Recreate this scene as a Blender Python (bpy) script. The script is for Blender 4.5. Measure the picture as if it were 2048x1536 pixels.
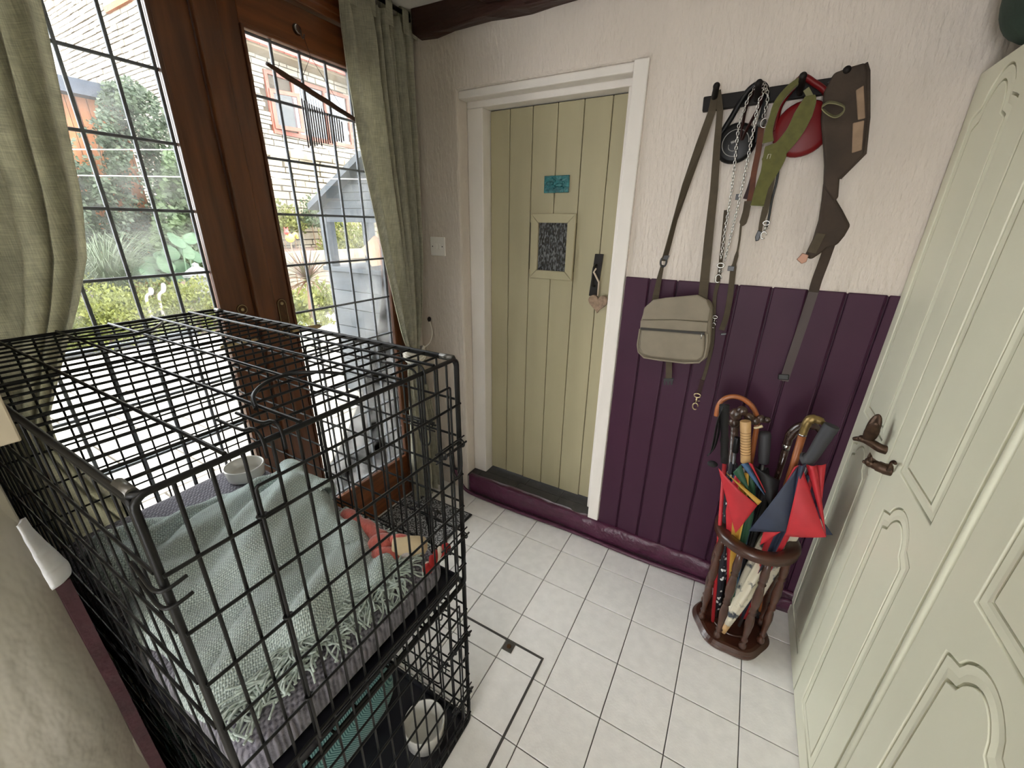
import bpy, bmesh, math, random
from mathutils import Vector, Matrix
from math import sin, cos, pi, radians, sqrt, atan2

random.seed(7)
for o in list(bpy.data.objects):
    bpy.data.objects.remove(o)
scene = bpy.context.scene
COL = scene.collection
V = Vector

# ------------------------------------------------------------------ camera
CAM_H, YAW, PITCH, ROLL, FPX = 1.49, -0.51041, 0.37357, -0.01588, 809.37
CAM = V((0, 0, CAM_H))
_f = V((sin(YAW) * cos(PITCH), cos(YAW) * cos(PITCH), -sin(PITCH)))
_r0 = V((cos(YAW), -sin(YAW), 0))
_d0 = _f.cross(_r0)
_r = cos(ROLL) * _r0 + sin(ROLL) * _d0
_d = -sin(ROLL) * _r0 + cos(ROLL) * _d0
cam_data = bpy.data.cameras.new('camera')
cam = bpy.data.objects.new('camera', cam_data)
COL.objects.link(cam)
cam.matrix_world = Matrix(((_r.x, -_d.x, -_f.x, 0), (_r.y, -_d.y, -_f.y, 0), (_r.z, -_d.z, -_f.z, CAM_H), (0, 0, 0, 1)))
cam_data.sensor_width = 36
cam_data.lens = 36 * FPX / 2048
cam_data.clip_start = 0.01
scene.camera = cam

# ------------------------------------------------------------------ world, sun, exposure
w = bpy.data.worlds.new('sky')
scene.world = w
w.use_nodes = True
bg = w.node_tree.nodes['Background']
bg.inputs['Color'].default_value = (0.98, 0.985, 1.0, 1)
bg.inputs['Strength'].default_value = 1.6
sun_d = bpy.data.lights.new('sun', 'SUN')
sun_d.energy = 1.0
sun_d.angle = radians(3)
sun_d.color = (1.0, 0.95, 0.86)
sun = bpy.data.objects.new('sun', sun_d)
COL.objects.link(sun)
sun.rotation_euler = V((-0.62, -0.30, -0.78)).to_track_quat('-Z', 'Y').to_euler()
lamp_d = bpy.data.lights.new('fill_light_area', 'AREA')     # unseen area light added behind the camera as interior fill
lamp_d.energy = 0.9
lamp_d.shape = 'DISK'
lamp_d.size = 0.5
lamp_d.color = (1.0, 0.96, 0.91)
lamp = bpy.data.objects.new('fill_light_area', lamp_d)
COL.objects.link(lamp)
lamp.location = (-0.15, -0.75, 2.27)
vs = scene.view_settings
vs.view_transform = 'Standard'
vs.look = 'None'
vs.gamma = 1
vs.use_curve_mapping = False
vs.exposure = 2.88

# ------------------------------------------------------------------ measuring helpers: pixel of the photograph -> point on a plane
def ray(px, py):
    return _r * ((px - 1024) / FPX) + _d * ((py - 768) / FPX) + _f
def at(ax, val, px, py):
    d = ray(px, py)
    t = (val - CAM[ax]) / d[ax]
    return CAM + d * t
def WY(px, py, y): return at(1, y, px, py)     # on a plane parallel to the back wall
def WX(px, py, x): return at(0, x, px, py)     # on a plane parallel to the side walls
def WZ(px, py, z): return at(2, z, px, py)     # on a level plane

# ------------------------------------------------------------------ mesh helpers
class MB:
    def __init__(s):
        s.v, s.f, s.mi, s.sm = [], [], [], []
    def add(s, vs, fs, m=0, sm=False):
        b = len(s.v)
        s.v.extend([tuple(p) for p in vs])
        for f in fs:
            s.f.append([b + i for i in f]); s.mi.append(m); s.sm.append(sm)
        return s
    def box(s, lo, hi, m=0):
        x0, y0, z0 = lo; x1, y1, z1 = hi
        return s.add([(x0, y0, z0), (x1, y0, z0), (x1, y1, z0), (x0, y1, z0), (x0, y0, z1), (x1, y0, z1), (x1, y1, z1), (x0, y1, z1)],
                     [(0, 3, 2, 1), (4, 5, 6, 7), (0, 1, 5, 4), (1, 2, 6, 5), (2, 3, 7, 6), (3, 0, 4, 7)], m)
    def obox(s, c, a, b, n, m=0):
        c, a, b, n = V(c), V(a), V(b), V(n)
        p = [c - a - b - n, c + a - b - n, c + a + b - n, c - a + b - n, c - a - b + n, c + a - b + n, c + a + b + n, c - a + b + n]
        return s.add(p, [(0, 3, 2, 1), (4, 5, 6, 7), (0, 1, 5, 4), (1, 2, 6, 5), (2, 3, 7, 6), (3, 0, 4, 7)], m)
    def tube(s, pts, r, n=8, closed=False, cap=True, m=0, sm=True, flat=1.0):
        pts = [V(p) for p in pts]
        k = len(pts)
        rr = r if isinstance(r, (list, tuple)) else [r] * k
        tan = []
        for i in range(k):
            if closed: t = pts[(i + 1) % k] - pts[i - 1]
            else: t = pts[min(i + 1, k - 1)] - pts[max(i - 1, 0)]
            tan.append(t.normalized() if t.length > 1e-9 else V((0, 0, 1)))
        u = tan[0].orthogonal().normalized()
        vs = []
        for i in range(k):
            u = (u - tan[i] * u.dot(tan[i]))
            u = u.normalized() if u.length > 1e-6 else tan[i].orthogonal().normalized()
            w_ = tan[i].cross(u)
            for j in range(n):
                a = 2 * pi * j / n
                vs.append(pts[i] + u * (cos(a) * rr[i]) + w_ * (sin(a) * rr[i] * flat))
        fs = []
        for i in range(k if closed else k - 1):
            for j in range(n):
                a, b = i * n + j, i * n + (j + 1) % n
                c, d = ((i + 1) % k) * n + (j + 1) % n, ((i + 1) % k) * n + j
                fs.append((a, b, c, d))
        s.add(vs, fs, m, sm)
        if cap and not closed:
            b = len(s.v) - k * n
            s.f.append([b + j for j in reversed(range(n))]); s.mi.append(m); s.sm.append(False)
            s.f.append([b + (k - 1) * n + j for j in range(n)]); s.mi.append(m); s.sm.append(False)
        return s
    def lathe(s, prof, base=(0, 0, 0), axis=(0, 0, 1), n=24, m=0, sm=True, cap=True):
        ax = V(axis).normalized(); u = ax.orthogonal().normalized(); w_ = ax.cross(u); base = V(base)
        vs = []
        for (r, z) in prof:
            for j in range(n):
                a = 2 * pi * j / n
                vs.append(base + ax * z + u * (cos(a) * r) + w_ * (sin(a) * r))
        k = len(prof)
        fs = [(i * n + j, i * n + (j + 1) % n, (i + 1) * n + (j + 1) % n, (i + 1) * n + j) for i in range(k - 1) for j in range(n)]
        s.add(vs, fs, m, sm)
        if cap:
            b = len(s.v) - k * n
            if prof[0][0] > 1e-5: s.f.append([b + j for j in reversed(range(n))]); s.mi.append(m); s.sm.append(False)
            if prof[-1][0] > 1e-5: s.f.append([b + (k - 1) * n + j for j in range(n)]); s.mi.append(m); s.sm.append(False)
        return s
    def prism(s, pts, vec, m=0, sm=False):
        pts = [V(p) for p in pts]; vec = V(vec); k = len(pts)
        fs = [list(range(k))[::-1], list(range(k, 2 * k))] + [(i, (i + 1) % k, k + (i + 1) % k, k + i) for i in range(k)]
        return s.add(pts + [p + vec for p in pts], fs, m, sm)
    def sheet(s, nu, nv, fn, m=0, sm=True, closed=False):
        vs = [fn(i / nu, j / nv) for j in range(nv + 1) for i in range(nu + (0 if closed else 1))]
        c = nu if closed else nu + 1
        fs = []
        for j in range(nv):
            for i in range(nu):
                a, b = j * c + i, j * c + (i + 1) % c
                fs.append((a, b, b + c, a + c))
        return s.add(vs, fs, m, sm)
    def ball(s, c, r, nu=12, nv=8, rot=None, m=0):
        c = V(c); r = V(r) if hasattr(r, '__len__') else V((r, r, r))
        vs = []
        for j in range(nv + 1):
            t = pi * j / nv
            for i in range(nu):
                a = 2 * pi * i / nu
                p = V((r.x * sin(t) * cos(a), r.y * sin(t) * sin(a), r.z * cos(t)))
                if rot is not None: p = rot @ p
                vs.append(c + p)
        fs = [(j * nu + i, (j + 1) * nu + i, (j + 1) * nu + (i + 1) % nu, j * nu + (i + 1) % nu) for j in range(nv) for i in range(nu)]
        return s.add(vs, fs, m, True)
    def strap(s, pts, wid, th, wdir=None, m=0, sm=True):
        """a flat band swept along pts; wdir = direction of the width"""
        pts = [V(p) for p in pts]; k = len(pts)
        ww = wid if isinstance(wid, (list, tuple)) else [wid] * k
        vs = []
        for i in range(k):
            t = (pts[min(i + 1, k - 1)] - pts[max(i - 1, 0)]).normalized()
            wd = wdir[i] if isinstance(wdir, list) else wdir
            wd = V(wd) if wd is not None else V((1, 0, 0))
            wd = (wd - t * wd.dot(t)).normalized()
            nd = t.cross(wd)
            a, b = wd * (ww[i] / 2), nd * (th / 2)
            vs += [pts[i] - a - b, pts[i] + a - b, pts[i] + a + b, pts[i] - a + b]
        fs = [(i * 4 + j, i * 4 + (j + 1) % 4, (i + 1) * 4 + (j + 1) % 4, (i + 1) * 4 + j) for i in range(k - 1) for j in range(4)]
        fs += [(3, 2, 1, 0), tuple((k - 1) * 4 + j for j in range(4))]
        return s.add(vs, fs, m, False)
    def mesh(s, name, mats):
        me = bpy.data.meshes.new(name)
        me.from_pydata(s.v, [], s.f)
        for mt in (mats if isinstance(mats, (list, tuple)) else [mats]): me.materials.append(mt)
        me.polygons.foreach_set('material_index', s.mi)
        me.polygons.foreach_set('use_smooth', s.sm)
        me.update()
        return me
    def build(s, name, mats, parent=None, bevel=0, seg=2, solid=0, sub=0, recalc=True):
        me = s.mesh(name, mats)
        if recalc:
            bm = bmesh.new(); bm.from_mesh(me); bmesh.ops.recalc_face_normals(bm, faces=bm.faces); bm.to_mesh(me); bm.free()
        return put(name, me, parent, bevel, seg, solid, sub)

def put(name, me, parent=None, bevel=0, seg=2, solid=0, sub=0):
    o = bpy.data.objects.new(name, me)
    COL.objects.link(o)
    if parent is not None: child(o, parent)
    if solid:
        md = o.modifiers.new('solidify', 'SOLIDIFY'); md.thickness = solid; md.offset = 0
    if bevel:
        md = o.modifiers.new('bevel', 'BEVEL'); md.width = bevel; md.segments = seg; md.limit_method = 'ANGLE'; md.angle_limit = radians(35)
    if sub:
        md = o.modifiers.new('subdivision', 'SUBSURF'); md.levels = sub; md.render_levels = sub
    return o
def child(o, p):
    """parent o to p while its mesh stays where it was built (world coordinates)"""
    o.parent = p
    org = V(p.get('_org', (0, 0, 0)))
    o.location = V(o.location) - org
    o['_org'] = tuple(org + V(o.location) + (V((0, 0, 0))))
    return o
def thing(name, label, cat, loc=(0, 0, 0), group=None, kind=None):
    o = bpy.data.objects.new(name, None)
    o.empty_display_size = 0.05
    COL.objects.link(o)
    o.location = loc
    o['_org'] = tuple(loc)
    return tag(o, label, cat, group, kind)
def tag(o, label=None, cat=None, group=None, kind=None):
    if label: o['label'] = label
    if cat: o['category'] = cat
    if group: o['group'] = group
    if kind: o['kind'] = kind
    return o
def struct(o, label=None):
    o['kind'] = 'structure'
    if label: o['label'] = label
    return o
def place(name, me, parent, loc, rot=None, scale=None):
    """a copy of shared mesh data as its own object, given in world coordinates"""
    o = bpy.data.objects.new(name, me)
    COL.objects.link(o)
    o.location = loc
    if rot is not None:
        o.rotation_mode = 'QUATERNION'; o.rotation_quaternion = rot
    if scale is not None: o.scale = scale
    if parent is not None:
        o.parent = parent
        o.location = V(loc) - V(parent.get('_org', (0, 0, 0)))
    return o

def lerp(a, b, t): return a + (b - a) * t
def interp(tab, x):
    """piecewise linear table [(x, y), ...] in rising x"""
    if x <= tab[0][0]: return tab[0][1]
    for (a, b), (c, d) in zip(tab, tab[1:]):
        if x <= c:
            t = (x - a) / (c - a); t = t * t * (3 - 2 * t) if False else t
            return b + (d - b) * t
    return tab[-1][1]
def smooth_path(pts, n=6):
    """Catmull-Rom through the points"""
    pts = [V(p) for p in pts]; out = []
    for i in range(len(pts) - 1):
        p0 = pts[max(i - 1, 0)]; p1 = pts[i]; p2 = pts[i + 1]; p3 = pts[min(i + 2, len(pts) - 1)]
        for j in range(n):
            t = j / n
            out.append(0.5 * ((2 * p1) + (p2 - p0) * t + (2 * p0 - 5 * p1 + 4 * p2 - p3) * t * t + (3 * p1 - p0 - 3 * p2 + p3) * t ** 3))
    out.append(pts[-1])
    return out

# ------------------------------------------------------------------ materials
def lin(c):
    f = lambda u: u / 12.92 if u <= 0.04045 else ((u + 0.055) / 1.055) ** 2.4
    return tuple(f(u / 255.0) for u in c)
def M(name, col, rough=0.6, metal=0.0, var=0.0, vs=8.0, bump=0.0, bs=60.0, stretch=(1, 1, 1), dist=0.004, spec=0.5, coat=0.0, sheen=0.0, alt=None, detail=4, trans=None, lo=0.35, hi=0.65):
    mt = bpy.data.materials.new(name)
    mt.use_nodes = True
    nt = mt.node_tree; N = nt.nodes; L = nt.links
    b = N['Principled BSDF']
    c = lin(col)
    b.inputs['Base Color'].default_value = (*c, 1)
    b.inputs['Roughness'].default_value = rough
    b.inputs['Metallic'].default_value = metal
    b.inputs['Specular IOR Level'].default_value = spec
    if coat: b.inputs['Coat Weight'].default_value = coat; b.inputs['Coat Roughness'].default_value = 0.15
    if sheen: b.inputs['Sheen Weight'].default_value = sheen
    if trans: b.inputs['Transmission Weight'].default_value = trans
    if var or bump or alt:
        g = N.new('ShaderNodeNewGeometry')
        mp = N.new('ShaderNodeMapping'); mp.inputs['Scale'].default_value = stretch
        L.new(g.outputs['Position'], mp.inputs['Vector'])
    if var or alt:
        n1 = N.new('ShaderNodeTexNoise'); n1.inputs['Scale'].default_value = vs; n1.inputs['Detail'].default_value = detail
        L.new(mp.outputs[0], n1.inputs['Vector'])
        r = N.new('ShaderNodeValToRGB')
        c2 = lin(alt) if alt else tuple(x * (1 - var) for x in c)
        c3 = c if alt else tuple(min(1, x * (1 + var)) for x in c)
        r.color_ramp.elements[0].position = lo; r.color_ramp.elements[0].color = (*c2, 1)
        r.color_ramp.elements[1].position = hi; r.color_ramp.elements[1].color = (*c3, 1)
        L.new(n1.outputs['Fac'], r.inputs['Fac']); L.new(r.outputs['Color'], b.inputs['Base Color'])
    if bump:
        n2 = N.new('ShaderNodeTexNoise'); n2.inputs['Scale'].default_value = bs; n2.inputs['Detail'].default_value = 3
        L.new(mp.outputs[0], n2.inputs['Vector'])
        bp = N.new('ShaderNodeBump'); bp.inputs['Strength'].default_value = bump; bp.inputs['Distance'].default_value = dist
        L.new(n2.outputs['Fac'], bp.inputs['Height']); L.new(bp.outputs['Normal'], b.inputs['Normal'])
    return mt
def cloth(name, col, tr=0.25, weave=900.0, var=0.12, bump=0.3, alt=None, axes=((0, 1, 0), (0, 0, 1))):
    """woven cloth: diffuse + translucent, two crossed band patterns for the threads"""
    mt = M(name, col, 0.9, var=var, vs=30, alt=alt, spec=0.1)
    nt = mt.node_tree; N = nt.nodes; L = nt.links; b = N['Principled BSDF']
    g = N.new('ShaderNodeNewGeometry')
    hs = []
    for ax in axes:
        mp = N.new('ShaderNodeMapping'); mp.inputs['Scale'].default_value = tuple(1.0 if a else 0.04 for a in ax)
        L.new(g.outputs['Position'], mp.inputs['Vector'])
        n = N.new('ShaderNodeTexNoise'); n.inputs['Scale'].default_value = weave; n.inputs['Detail'].default_value = 1
        L.new(mp.outputs[0], n.inputs['Vector']); hs.append(n)
    ad = N.new('ShaderNodeMath'); ad.operation = 'ADD'
    L.new(hs[0].outputs['Fac'], ad.inputs[0]); L.new(hs[1].outputs['Fac'], ad.inputs[1])
    bp = N.new('ShaderNodeBump'); bp.inputs['Strength'].default_value = bump; bp.inputs['Distance'].default_value = 0.002
    L.new(ad.outputs[0], bp.inputs['Height']); L.new(bp.outputs['Normal'], b.inputs['Normal'])
    hv = N.new('ShaderNodeHueSaturation')
    mr = N.new('ShaderNodeMapRange'); mr.inputs[1].default_value = 0.7; mr.inputs[2].default_value = 1.3; mr.inputs[3].default_value = 0.8; mr.inputs[4].default_value = 1.2
    L.new(ad.outputs[0], mr.inputs[0]); L.new(mr.outputs[0], hv.inputs['Value'])
    src = b.inputs['Base Color'].links[0].from_socket if b.inputs['Base Color'].links else None
    if src: L.new(src, hv.inputs['Color'])
    else: hv.inputs['Color'].default_value = b.inputs['Base Color'].default_value
    L.new(hv.outputs[0], b.inputs['Base Color'])
    if tr:
        t = N.new('ShaderNodeBsdfTranslucent'); L.new(hv.outputs[0], t.inputs['Color'])
        mx = N.new('ShaderNodeMixShader'); mx.inputs[0].default_value = tr
        L.new(b.outputs[0], mx.inputs[1]); L.new(t.outputs[0], mx.inputs[2])
        L.new(mx.outputs[0], N['Material Output'].inputs['Surface'])
    return mt
def leafmat(name, col, alt, tr=0.3, vs=6.0):
    mt = M(name, col, 0.5, alt=alt, vs=vs, spec=0.3, lo=0.3, hi=0.7)
    nt = mt.node_tree; N = nt.nodes; L = nt.links; b = N['Principled BSDF']
    t = N.new('ShaderNodeBsdfTranslucent'); L.new(b.inputs['Base Color'].links[0].from_socket, t.inputs['Color'])
    mx = N.new('ShaderNodeMixShader'); mx.inputs[0].default_value = tr
    L.new(b.outputs[0], mx.inputs[1]); L.new(t.outputs[0], mx.inputs[2])
    L.new(mx.outputs[0], N['Material Output'].inputs['Surface'])
    return mt
def glassmat(name, tint=(0.95, 0.97, 0.97), refl=0.06, rough=0.02, bump=0.0, haze=0.0):
    mt = bpy.data.materials.new(name); mt.use_nodes = True
    nt = mt.node_tree; N = nt.nodes; L = nt.links
    N.remove(N['Principled BSDF'])
    t = N.new('ShaderNodeBsdfTransparent'); t.inputs['Color'].default_value = (*tint, 1)
    g = N.new('ShaderNodeBsdfGlossy'); g.inputs['Roughness'].default_value = rough
    fr = N.new('ShaderNodeFresnel'); fr.inputs['IOR'].default_value = 1.45
    mx = N.new('ShaderNodeMixShader')
    L.new(fr.outputs[0], mx.inputs[0]); L.new(t.outputs[0], mx.inputs[1]); L.new(g.outputs[0], mx.inputs[2])
    out = mx
    if haze:      # patchy translucent haze on the pane
        d = N.new('ShaderNodeBsdfTranslucent'); d.inputs['Color'].default_value = (0.9, 0.9, 0.88, 1)
        geo = N.new('ShaderNodeNewGeometry')
        n = N.new('ShaderNodeTexNoise'); n.inputs['Scale'].default_value = 9; n.inputs['Detail'].default_value = 8
        L.new(geo.outputs['Position'], n.inputs['Vector'])
        mr = N.new('ShaderNodeMapRange'); mr.inputs[1].default_value = 0.35; mr.inputs[2].default_value = 0.75; mr.inputs[3].default_value = 0.0; mr.inputs[4].default_value = haze
        L.new(n.outputs['Fac'], mr.inputs[0])
        m2 = N.new('ShaderNodeMixShader'); L.new(mr.outputs[0], m2.inputs[0]); L.new(mx.outputs[0], m2.inputs[1]); L.new(d.outputs[0], m2.inputs[2])
        out = m2
    L.new(out.outputs[0], N['Material Output'].inputs['Surface'])
    return mt

# ================================================================== the room
YB = 1.655            # face of the plastered back wall
XL = -1.49            # plane of the garden doors
XC = 0.412            # plane of the cupboard doors
ZC = 2.30             # ceiling

m_plaster = M('painted_rough_plaster', (216, 205, 194), 0.85, var=0.04, vs=3, bump=0.8, bs=75, stretch=(1, 1, 0.3), dist=0.008, spec=0.2)
m_plaster2 = M('cream_hand_plaster', (178, 173, 162), 0.85, var=0.08, vs=5, bump=0.9, bs=22, stretch=(1, 1, 0.5), dist=0.008, spec=0.2)
m_ceiling = M('white_ceiling_paint', (232, 228, 222), 0.9, bump=0.15, bs=40, dist=0.003)
m_white = M('off_white_gloss_paint', (230, 223, 215), 0.45, var=0.03, vs=12, bump=0.25, bs=45, stretch=(1, 1, 0.3), dist=0.003)
m_purple = M('aubergine_eggshell_paint', (62, 30, 50), 0.5, var=0.06, vs=6, bump=0.12, bs=30, dist=0.002, spec=0.25)
m_purple_worn = M('thick_aubergine_paint', (76, 34, 56), 0.35, var=0.12, vs=30, bump=0.9, bs=38, dist=0.006)
m_grout = M('dark_grout', (74, 70, 66), 0.95, var=0.2, vs=60)
m_tile = M('white_floor_tile', (240, 237, 233), 0.42, var=0.035, vs=26, bump=0.35, bs=160, dist=0.0015)
m_slate = M('dark_slate_tile', (58, 56, 55), 0.6, var=0.18, vs=22, bump=0.35, bs=60, dist=0.002)
m_mortar = M('pale_mortar', (150, 142, 134), 0.95)
m_beam = M('dark_oak_beam', (52, 28, 20), 0.5, var=0.35, vs=5, stretch=(0.4, 3, 3), bump=0.6, bs=20, dist=0.01)
m_door = M('sage_green_door_paint', (170, 161, 130), 0.5, var=0.04, vs=10, bump=0.2, bs=35, stretch=(1, 1, 0.15), dist=0.002)
m_gap = M('dark_gap', (34, 28, 20), 0.9)
m_mahog = M('stained_hardwood', (106, 62, 34), 0.35, var=0.3, vs=9, stretch=(4, 4, 0.35), bump=0.15, bs=60, dist=0.001, coat=0.3)
m_mahog_h = M('stained_hardwood_rail', (122, 70, 38), 0.35, var=0.3, vs=9, stretch=(4, 0.35, 4), bump=0.15, bs=60, dist=0.001, coat=0.3)
m_lead = M('lead_came', (112, 116, 122), 0.5, metal=0.2, var=0.2, vs=50)
m_pane = glassmat('window_glass', haze=0.05)
m_brass = M('aged_brass', (84, 60, 38), 0.4, metal=0.6, var=0.2, vs=60)
m_brassl = M('light_brass', (190, 170, 130), 0.3, metal=0.9)
m_black = M('black_paint', (22, 20, 19), 0.45)

# ---- floor: dark grout bed and the white tiles laid on it
fb = MB().box((-1.75, -2.7, -0.06), (0.75, 1.80, -0.002)).build('floor', m_grout)
struct(fb, 'white square ceramic floor tiles with dark grout')
PX, PY, X0, Y0 = 0.1982, 0.2026, 0.0566, 1.0765
tile_me = None
for i in range(-8, 3):
    for j in range(-12, 4):
        x0, y0 = X0 + (i - 1) * PX, Y0 + (j - 1) * PY
        lo = (max(x0 + 0.0016, -1.545), y0 + 0.0016); hi = (min(x0 + PX - 0.0016, 0.50), min(y0 + PY - 0.0016, 1.66))
        if hi[0] - lo[0] < 0.02 or hi[1] - lo[1] < 0.02: continue
        c = ((lo[0] + hi[0]) / 2, (lo[1] + hi[1]) / 2, random.uniform(-0.0004, 0.0004))
        if tile_me is None:
            b = bmesh.new()
            bmesh.ops.create_cube(b, size=1)
            bmesh.ops.scale(b, vec=(PX - 0.0032, PY - 0.0032, 0.006), verts=b.verts)
            bmesh.ops.bevel(b, geom=[e for e in b.edges if all(v.co.z > 0 for v in e.verts)], offset=0.0015, segments=1, affect='EDGES')
            tile_me = bpy.data.meshes.new('floor_tile'); b.to_mesh(tile_me); b.free(); tile_me.materials.append(m_tile)
        place('floor_tile', tile_me, fb, c, None, ((hi[0] - lo[0]) / (PX - 0.0032), (hi[1] - lo[1]) / (PY - 0.0032), 1))

# ---- back wall with the door opening
OX0, OX1, OZ = -1.215, -0.425, 2.015
mb = MB().prism([V((x, YB, z)) for x, z in ((-1.75, -0.05), (OX0, -0.05), (OX0, OZ), (OX1, OZ), (OX1, -0.05), (0.95, -0.05), (0.95, ZC + 0.1), (-1.75, ZC + 0.1))], (0, 0.325, 0))
wb = struct(mb.build('wall_back', m_plaster, bevel=0.012, seg=3), 'pale pink-white rough plaster wall with door opening')
# ---- left wall around the garden doors
mb = MB()
mb.box((-1.62, -2.7, -0.3), (-1.50, 0.055, 2.75)); mb.box((-1.62, 1.575, -0.3), (-1.50, 1.98, 2.75)); mb.box((-1.62, 0.055, 2.27), (-1.50, 1.575, 2.75)); mb.box((-1.80, 0.055, -0.3), (-1.55, 1.575, -0.005))
struct(mb.build('wall_left', m_plaster, bevel=0.006), 'plaster wall around the garden doors')
# ---- the thick partition the camera looks past: hand-plastered reveal, painted edge on its room side
def reveal(u, v):
    y = lerp(-2.7, 0.066, u); z = v * ZC
    return V((-0.85 + 0.010 * sin(z * 9 + 1) * u + 0.006 * sin(z * 21) + 0.004 * sin(y * 17) - (0.03 * max(0, (u - 0.97) / 0.03) ** 2), y, z))
mb = MB().sheet(90, 70, reveal)
mb.box((-1.50, -2.7, 0), (-0.885, 0.064, ZC))
struct(mb.build('wall_front', m_plaster2, recalc=False), 'cream hand-plastered reveal of the partition wall')
mb = MB()
mb.sheet(4, 40, lambda u, v: V((-0.846 + 0.004 * sin(v * 19), 0.062 + 0.018 * u, v * 0.955)), 0)
mb.box((-1.48, 0.0635, 0), (-0.847, 0.080, 0.955), 0)
o = mb.build('trim_1', M('maroon_edge_paint', (66, 34, 42), 0.5, var=0.2, vs=30, bump=0.6, bs=40, dist=0.004), recalc=False)
struct(o, 'narrow aubergine edge of the panelling on the partition')
mb = MB()
prof = [(0.957, 0.020), (0.975, 0.024), (1.0, 0.019), (1.03, 0.012), (1.06, 0.006), (1.2, 0.0)]
mb.sheet(6, 24, lambda u, v: V((-0.842 - 0.016 * u * u + 0.004 * sin(v * 23), 0.058 + u * (interp(prof, 0.957 + v * 0.12) + 0.004), 0.957 + v * 0.12)))
m_filler = M('white_filler', (226, 226, 230), 0.8, bump=0.5, bs=40, dist=0.006)
struct(mb.build('trim_2', m_filler, recalc=False, solid=0.006), 'ragged white filler on the partition edge')
# painted boxing on the partition, above the crates
m_cream = M('cream_painted_timber', (202, 190, 168), 0.5, var=0.03, vs=12, bump=0.12, bs=30, stretch=(1, 1, 0.2), dist=0.002)
struct(MB().box((-0.845, -0.5, 1.247), (-0.70, 0.0815, ZC)).build('trim_3', m_cream, bevel=0.002), 'cream painted timber boxing fixed to the partition')
# ---- right wall behind the cupboards, and ceiling
struct(MB().box((0.95, -2.7, -0.05), (1.1, 1.98, 2.75)).build('wall_right', m_plaster), 'plaster wall behind the cupboards')
struct(MB().box((-1.50, -2.7, ZC), (0.95, 1.66, ZC + 0.25)).build('ceiling', m_ceiling), 'white painted ceiling')
mb = MB(); mb.box((-0.885, -2.85, 0), (-0.50, -2.7, ZC)); mb.box((0.30, -2.85, 0), (0.95, -2.7, ZC)); mb.box((-0.50, -2.85, 2.05), (0.30, -2.7, ZC))  # unseen wall added to cut daylight from behind; the opening lets some fill in
struct(mb.build('wall_rear', m_plaster2), 'unseen plaster wall added behind the camera, its opening sized for the fill light')
# ---- beams
def beam(name, lo, hi, label, ax):
    mb = MB(); n = 26
    def ring(t, k):
        c = [V((lo[0], lo[1], lo[2])), V((hi[0], hi[1], hi[2]))]
        a = [(0, 0), (1, 0), (1, 1), (0, 1)][k]
        j = lambda s: 0.006 * sin(t * 31 + k * 2 + s) + 0.004 * sin(t * 77 + k)
        if ax == 0: return V((lerp(lo[0], hi[0], t), lerp(lo[1], hi[1], a[0]) + (j(0) if a[0] == 0 else 0), lerp(lo[2], hi[2], a[1]) + (j(2) if a[1] == 0 else 0)))
        return V((lerp(lo[0], hi[0], a[0]) + j(0), lerp(lo[1], hi[1], t), lerp(lo[2], hi[2], a[1]) + (j(2) if a[1] == 0 else 0)))
    vs = [ring(i / n, k) for i in range(n + 1) for k in range(4)]
    fs = [(i * 4 + k, i * 4 + (k + 1) % 4, i * 4 + 4 + (k + 1) % 4, i * 4 + 4 + k) for i in range(n) for k in range(4)] + [(0, 1, 2, 3), tuple(n * 4 + k for k in (3, 2, 1, 0))]
    mb.add(vs, fs)
    return struct(mb.build(name, m_beam, bevel=0.006), label)
beam('trim_4', (-1.395, 1.600, 2.213), (0.9, 1.66, 2.305), 'dark oak wall plate beam along the top of the back wall', 0)
beam('trim_5', (-1.03, -2.0, 2.235), (-0.90, 1.60, 2.31), 'dark oak ceiling beam running out from the back wall', 1)

# ---- door step: mortar bed with dark slate tiles
YD = 1.79
st = MB().box((OX0 - 0.002, 1.650, 0), (OX1 + 0.002, 1.86, 0.112)).build('trim_6', m_mortar)
struct(st, 'raised door step of dark slate tiles')
def slate(x0, y0, x1, y1):
    MB().box((x0 + 0.0014, y0 + 0.0014, 0.108), (x1 - 0.0014, y1 - 0.0014, 0.1185)).build('slate_tile', m_slate, st, bevel=0.0015)
ym = 1.727
slate(OX0, 1.648, -1.155, ym); slate(-1.155, 1.648, -0.905, ym); slate(-1.155, ym, -0.87, 1.85); slate(OX0, ym, -1.155, 1.85)
slate(-0.905, 1.648, -0.655, ym); slate(-0.87, ym, -0.655, 1.85); slate(-0.655, 1.648, OX1, ym); slate(-0.655, ym, OX1, 1.85)

# ---- skirting under step and panelling, thickly painted; heating pipe along its foot
mb = MB(); n = 110
prof = [(1.668, 0.0), (1.668, 0.118), (1.640, 0.121), (1.632, 0.114), (1.630, 0.075), (1.632, 0.035), (1.634, 0.0)]
vs_, fs_ = [], []
for i in range(n + 1):
    t = i / n; x = lerp(-1.195, XC + 0.02, t)
    for k, (y, z) in enumerate(prof):
        wob = 0.004 * sin(x * 13) + 0.003 * sin(x * 41 + k)
        blob = 0.006 * max(0, sin(x * 57 + k * 1.3)) * (1 if -0.75 < x < 0.05 and 1 < k < 5 else 0)
        sag = 0.010 * (x + 0.4) if k in (1, 2, 3) else 0
        vs_.append((x, y + (-(wob + blob) if k >= 3 else 0), z - (sag if z > 0.1 else 0) + (wob * 0.5 if 0 < k < 4 else 0)))
k = len(prof)
fs_ = [(i * k + j, i * k + (j + 1) % k, i * k + k + (j + 1) % k, i * k + k + j) for i in range(n) for j in range(k)] + [tuple(range(k)), tuple(n * k + j for j in reversed(range(k)))]
mb.add(vs_, fs_, 0, True)
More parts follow.
